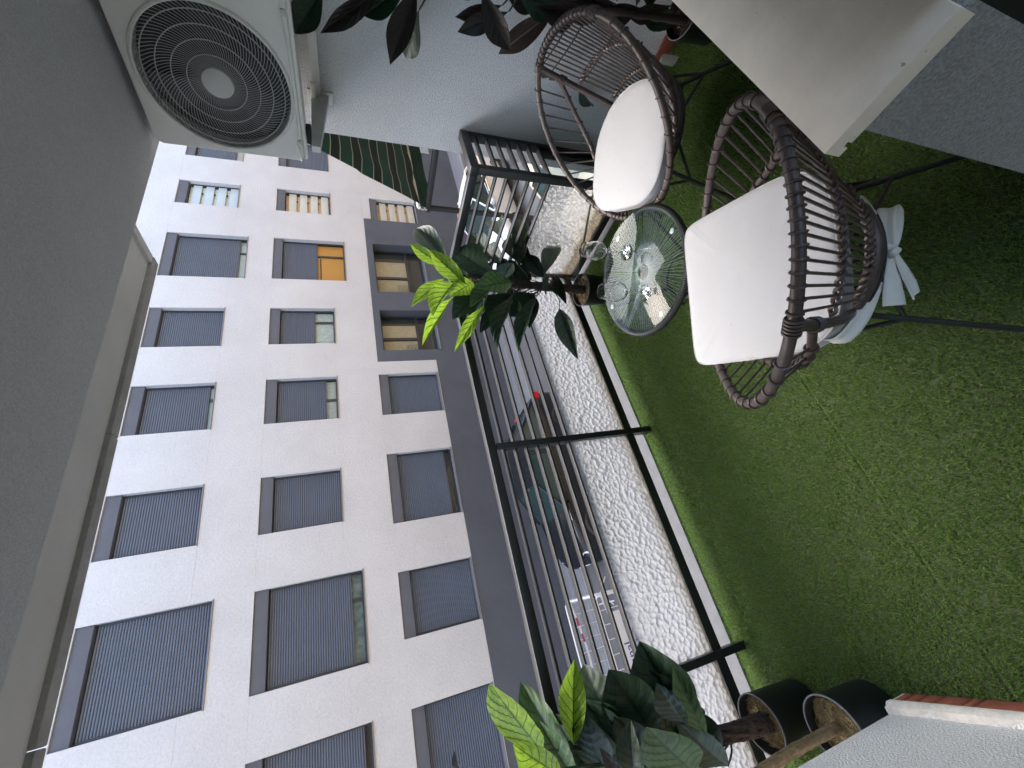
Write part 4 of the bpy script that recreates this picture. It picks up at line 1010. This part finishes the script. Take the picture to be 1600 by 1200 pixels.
P2 = [
(-0.182,1.500,1.315, -0.392,1.600,1.160, 0.103,2),
(-0.238,1.620,1.198, -0.478,1.660,1.040, 0.089,1),
(-0.199,1.520,1.020, -0.413,1.620,1.045, 0.055,2),
(-0.239,1.680,0.927, -0.463,1.680,0.861, 0.102,0),
(-0.274,1.580,0.873, -0.485,1.640,0.736, 0.127,0),
(-0.225,1.620,0.699, -0.541,1.660,0.556, 0.153,0),
(-0.334,1.460,0.781, -0.463,1.560,0.656, 0.058,0),
(-0.312,1.480,0.688, -0.527,1.580,0.580, 0.049,1),
(-0.395,1.380,0.903, -0.562,1.500,0.723, 0.111,1),
(-0.339,1.540,1.024, -0.503,1.620,0.974, 0.086,0),
(-0.339,1.700,0.953, -0.490,1.700,0.807, 0.107,0),
(-0.343,1.440,1.277, -0.446,1.540,1.134, 0.059,2),
(-0.381,1.420,0.939, -0.516,1.520,0.920, 0.053,0),
(-0.497,1.580,0.669, -0.639,1.640,0.499, 0.082,0),
(-0.341,1.720,0.829, -0.512,1.700,0.749, 0.087,0),
(-0.354,1.660,1.076, -0.504,1.680,0.979, 0.085,0),
(-0.418,1.700,0.704, -0.564,1.700,0.588, 0.099,0),
(-0.418,1.600,0.889, -0.552,1.660,0.754, 0.091,0),
(-0.414,1.400,1.053, -0.503,1.500,0.950, 0.037,4),
(-0.291,1.420,1.459, -0.371,1.500,1.420, 0.026,4),
(-0.340,1.600,1.159, -0.504,1.640,1.058, 0.081,1),
(-0.493,1.680,0.534, -0.615,1.680,0.468, 0.070,0),
]
P3 = [
(1.980,0.769,1.768, 2.050,0.650,1.662, 0.060,0),
(2.000,0.768,1.678, 2.060,0.588,1.454, 0.061,4),
(2.100,0.711,1.525, 2.100,0.578,1.359, 0.054,0),
(1.950,0.787,1.442, 2.040,0.583,1.342, 0.088,4),
(2.150,0.851,1.360, 2.100,0.646,1.316, 0.064,3),
(2.100,0.645,1.172, 2.080,0.555,0.998, 0.057,4),
(2.020,0.657,1.166, 2.060,0.563,0.973, 0.067,4),
(1.920,0.647,0.985, 2.020,0.515,1.108, 0.090,4),
(2.160,0.756,0.953, 2.100,0.532,0.771, 0.084,4),
(2.050,0.505,0.938, 2.070,0.510,0.745, 0.072,0),
(2.000,0.516,0.880, 2.060,0.471,0.630, 0.088,4),
(2.100,0.537,0.723, 2.080,0.444,0.526, 0.092,4),
(2.000,0.537,1.235, 2.050,0.495,1.061, 0.062,4),
(2.220,0.911,0.344, 2.180,0.802,0.490, 0.040,3),
(2.220,0.827,0.630, 2.180,0.762,0.720, 0.028,3),
(2.220,0.827,0.601, 2.180,0.769,0.659, 0.029,3),
(2.080,0.518,0.566, 2.080,0.432,0.402, 0.083,4),
(2.050,0.474,0.439, 2.080,0.391,0.259, 0.072,4),
(2.100,0.523,0.989, 2.100,0.516,0.822, 0.088,4),
(2.140,0.470,0.349, 2.120,0.432,0.151, 0.058,0),
]

def leaf_mesh(v, m, slim=False):
    rng = random.Random(v * 13 + 5)
    fold = rng.uniform(.12, .62); droop = rng.uniform(.04, .30); wav = rng.uniform(.022, .050); tw = rng.uniform(-.9, .9); pk = rng.uniform(.52, .64)
    rows = []; uv = []
    nu, nv = 12, 30
    for i in range(nv + 1):
        t = i / nv
        w = (math.sin(math.pi * min(1, t ** (math.log(.5) / math.log(pk)))) ** .72) if 0 < t < 1 else 0.0
        w *= 1 - (.35 if m != 4 else .55) * max(0, (t - .62) / .38) ** 2
        w = max(w, .012) if t < .5 else max(w, .004)
        row = []
        for j in range(nu + 1):
            u = (j / nu - .5) * 2
            x = u * .5 * w; a = tw * (t - .4); fz = fold * abs(u) * w * .5
            z = fz - droop * (t ** 2) + wav * math.sin(2 * math.pi * 7 * (t - abs(u) * .275)) * (abs(u) ** .6) * (1 - .85 * abs(u) ** 2.5) * w + .03 * math.sin(t * 8 + u * 2.2 + v) * abs(u) ** 2 * w
            xx = x * math.cos(a) - (z * .25) * math.sin(a); zz = z + x * math.sin(a) * .6
            row.append((xx, t, zz)); uv.append((j / nu, t))
        rows.append(row)
    mb = MB().grid(rows); mb.uv = uv
    return mb.mesh('leaf', LEAFM[m], ang=3.0)
LM = {}
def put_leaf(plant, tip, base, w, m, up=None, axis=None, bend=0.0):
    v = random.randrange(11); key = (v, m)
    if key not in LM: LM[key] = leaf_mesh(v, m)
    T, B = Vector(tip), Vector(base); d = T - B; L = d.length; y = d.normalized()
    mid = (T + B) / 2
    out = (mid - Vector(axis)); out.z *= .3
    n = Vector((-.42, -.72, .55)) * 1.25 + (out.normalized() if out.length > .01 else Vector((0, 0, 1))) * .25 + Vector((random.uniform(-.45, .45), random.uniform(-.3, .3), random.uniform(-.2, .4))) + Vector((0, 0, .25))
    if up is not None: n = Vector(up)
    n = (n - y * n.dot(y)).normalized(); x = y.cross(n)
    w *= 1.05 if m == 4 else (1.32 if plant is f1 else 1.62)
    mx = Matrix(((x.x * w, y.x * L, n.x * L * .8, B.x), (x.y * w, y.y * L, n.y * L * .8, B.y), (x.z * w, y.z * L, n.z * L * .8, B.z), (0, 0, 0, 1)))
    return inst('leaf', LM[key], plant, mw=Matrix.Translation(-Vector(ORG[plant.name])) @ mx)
def petiole(plant, a, b, r=.0035, sag=.03, m='petiole'):
    A, B = Vector(a), Vector(b); P = []
    for i in range(8):
        t = i / 7; p = A.lerp(B, t); p.z -= sag * math.sin(math.pi * t) * (1 if B.z >= A.z else -.4); P.append(p)
    return MB().tube(P, [r * (1.25 - .5 * i / 7) for i in range(8)], 6).build('petiole', m, plant)
def nearest_on(path, p, lift=.05):
    best = min(path, key=lambda q: (Vector(q) - Vector(p)).length + (0.6 * max(0, q[2] - p[2] + lift)))
    return best
def dense(path, n=40):
    P = [Vector(p) for p in path]; out = []
    for i in range(n + 1):
        t = i / n * (len(P) - 1); k = min(int(t), len(P) - 2); out.append(P[k].lerp(P[k + 1], t - k))
    return out
def pot(name, label, c, r, h, group, fill=.80, fillm='straw'):
    t = thing(name, label, 'plant pot', (*c, 0), 0, group)
    MB().lathe([(0, .002), (r * .84, .002), (r * .86, .006), (r * .985, h - .012), (r * 1.0, h - .010), (r * 1.0, h), (r * .965, h), (r * .95, h * .7), (0, h * .68)], 48, (*c, 0)).build('shell', 'plastic_pot', t, ang=.6)
    MB().tube([(c[0] + r * .985 * math.cos(2 * math.pi * k / 48), c[1] + r * .985 * math.sin(2 * math.pi * k / 48), h) for k in range(48)], .0028, 6, closed=True).build('pot_lip', 'header_grey', t)
    mb = MB(); rng = random.Random(int(c[0] * 1000))
    mb.lathe([(0, h * fill + .008), (r * .6, h * fill + .004), (r * .95, h * fill - .004)], 24, (*c, 0))
    for i in range(520):
        a = rng.uniform(0, 6.283); q = r * .92 * math.sqrt(rng.random()); b = rng.uniform(0, 6.283); l = rng.uniform(.010, .035)
        x, y, z = c[0] + q * math.cos(a), c[1] + q * math.sin(a), h * fill + rng.uniform(-.002, .012)
        if math.hypot(q * math.cos(a) + l * math.cos(b), q * math.sin(a) + l * math.sin(b)) > r * .94: continue
        mb.tube([(x, y, z), (x + l * .5 * math.cos(b), y + l * .5 * math.sin(b), z + rng.uniform(.002, .012)), (x + l * math.cos(b), y + l * math.sin(b), z + rng.uniform(-.004, .004))], rng.uniform(.0007, .0016), 3, cap=False)
    tag(mb.build('straw_fill', fillm, t), kind='stuff')
    return t
def trunk(plant, path, r0, r1, m='trunk', n=36, name='trunk', gnarl=.22):
    P = dense(path, n); rng = random.Random(len(path) * 7 + int(r0 * 1e4))
    return MB().tube(P, [(r0 + (r1 - r0) * i / n) * (1 + rng.uniform(-gnarl, gnarl)) for i in range(n + 1)], 12).build(name, m, plant)
# --- fiddle-leaf plant at the railing corner
pot('plant_pot', 'black plastic pot on the grass behind the glass table', (1.73, 1.775), .108, .175, 'black plastic plant pots')
f1 = thing('potted_tree', 'artificial fiddle leaf tree with bright green top leaves at the railing', 'plant', (1.73, 1.775, .12), 0)
path1 = [(1.73, 1.775, .12), (1.729, 1.765, .27), (1.733, 1.76, .45), (1.750, 1.76, .67), (1.768, 1.755, .83), (1.79, 1.75, .95)]
trunk(f1, path1, .030, .018)
pp1 = dense(path1, 60)
for i in range(8):
    o = [(p[0] + .022 * math.cos(i * 1.26 + p[2] * 6), p[1] + .022 * math.sin(i * 1.26 + p[2] * 6), p[2]) for p in path1[:5]]
    trunk(f1, o, .009, .006, 'trunk', 30, 'bark_strand')
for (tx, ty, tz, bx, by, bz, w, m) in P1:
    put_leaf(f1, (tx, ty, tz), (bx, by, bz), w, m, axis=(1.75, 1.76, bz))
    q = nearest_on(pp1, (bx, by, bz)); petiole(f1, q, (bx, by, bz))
rr_ = random.Random(4)
for i in range(30):
    a = rr_.uniform(0, 6.283); h = rr_.uniform(.48, .98); l = rr_.uniform(.13, .24)
    b = Vector((1.75 + .07 * math.cos(a), 1.79 + .05 * math.sin(a), h)); tp = b + Vector((l * math.cos(a) * .9, abs(l * math.sin(a)) * .35, rr_.uniform(-.10, .12)))
    put_leaf(f1, tp, b, rr_.uniform(.06, .09), 0 if i % 4 else 1, axis=(1.75, 1.76, h)); petiole(f1, nearest_on(pp1, b), b)
MB().tube(dense([(1.735, 1.74, .18), (1.755, 1.66, .245), (1.795, 1.40, .305), (1.775, 1.18, .385), (1.745, 1.03, .440)], 20), [.004 + .0022 * math.sin(i * .16) for i in range(21)], 7).build('slender_shoot', 'petiole', f1)
# --- two pots at the lower left
pot('plant_pot', 'black pot with straw at the left end of the railing', (-.600, 1.700), .100, .245, 'black plastic plant pots', .82)
pot('plant_pot', 'black pot with straw half hidden by the left wall corner', (-.590, 1.395), .102, .222, 'black plastic plant pots', .82)
f2 = thing('potted_tree', 'artificial fiddle leaf plant with large leaves at the lower left', 'plant', (-.6, 1.70, .2), 0)
path2 = [(-.605, 1.705, .19), (-.598, 1.70, .27), (-.588, 1.695, .36), (-.575, 1.69, .46), (-.56, 1.68, .60), (-.55, 1.67, .75)]
trunk(f2, path2, .034, .018); pp2 = dense(path2, 60)
for i in range(7):
    o = [(p[0] + .026 * math.cos(i * .9 + p[2] * 5), p[1] + .026 * math.sin(i * .9 + p[2] * 5), p[2]) for p in path2[:4]]
    trunk(f2, o, .011, .006, 'trunk', 30, 'bark_strand')
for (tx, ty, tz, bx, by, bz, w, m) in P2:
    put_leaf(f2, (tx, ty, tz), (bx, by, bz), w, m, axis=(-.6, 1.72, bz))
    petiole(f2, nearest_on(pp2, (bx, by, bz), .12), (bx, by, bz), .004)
for i in range(12):
    a = rr_.uniform(0, 6.283); h = rr_.uniform(.5, 1.0); l = rr_.uniform(.18, .3)
    b = Vector((-.58 + .05 * math.cos(a), 1.70 + .04 * math.sin(a), h)); tp = b + Vector((l * math.cos(a) * .8, l * math.sin(a) * .35, rr_.uniform(0, .18)))
    put_leaf(f2, tp, b, rr_.uniform(.09, .14), 0, axis=(-.58, 1.7, h)); petiole(f2, nearest_on(pp2, b), b, .004)
f4 = thing('potted_tree', 'bare stemmed maroon leaved plant rising from the pot by the left wall', 'plant', (-.59, 1.40, .19), 0)
path4 = [(-.592, 1.405, .185), (-.593, 1.413, .27), (-.593, 1.418, .40), (-.598, 1.42, .53), (-.60, 1.42, .75), (-.595, 1.42, 1.0)]
for i in range(3):
    o = [(p[0] + .008 * math.cos(i * 2.1 + p[2] * 2), p[1] + .008 * math.sin(i * 2.1 + p[2] * 2), p[2]) for p in path4]
    trunk(f4, o, .0105, .009, 'trunk_pale', 60, 'stem', .10)
for i in range(8):
    a = rr_.uniform(0, 6.283); h = rr_.uniform(.95, 1.15); b = Vector((-.60, 1.43, h)); tp = b + Vector((.14 * math.cos(a) - .03, .14 * math.sin(a), .08))
    put_leaf(f4, tp, b, .06, 4, axis=(-.6, 1.42, h))
# --- dark rubber plant beside the right wall
pot('plant_pot', 'black pot with dark soil beside the red skirting of the side wall', (2.10, .40), .105, .18, 'black plastic plant pots', .80, 'trunk')
f3 = thing('potted_tree', 'dark maroon leaved rubber plant against the side wall', 'plant', (2.08, .43, .15), 0)
path3 = [(2.085, .425, .15), (2.08, .436, .26), (2.08, .455, .40), (2.08, .468, .54), (2.08, .485, .70), (2.08, .492, .86), (2.075, .49, 1.1), (2.07, .50, 1.35), (2.065, .51, 1.6)]
trunk(f3, path3, .017, .008, 'bark_brown'); pp3 = dense(path3, 80)
for (tx, ty, tz, bx, by, bz, w, m) in P3:
    put_leaf(f3, (tx, ty, tz), (bx, by, bz), w, m, up=(-.8 + random.uniform(-.3, .3), random.uniform(-.2, .5), .45), axis=(2.08, .45, bz))
    petiole(f3, nearest_on(pp3, (bx, by, bz), .03), (bx, by, bz), .004, .01, 'bark_brown')
for i in range(16):
    a = rr_.uniform(-2.6, 1.2); h = .35 + 1.25 * i / 16; l = rr_.uniform(.10, .18)
    b = Vector((2.08, .46, h)) + Vector((.03 * math.cos(a), .03 * math.sin(a), 0)); tp = b + Vector((l * math.cos(a) * .6, l * math.sin(a) * .55 - .05, rr_.uniform(.02, .15)))
    if tp.x > 2.27: tp.x = 2.27
    put_leaf(f3, tp, b, rr_.uniform(.05, .08), 4 if i % 3 else 0, axis=(2.08, .46, h))
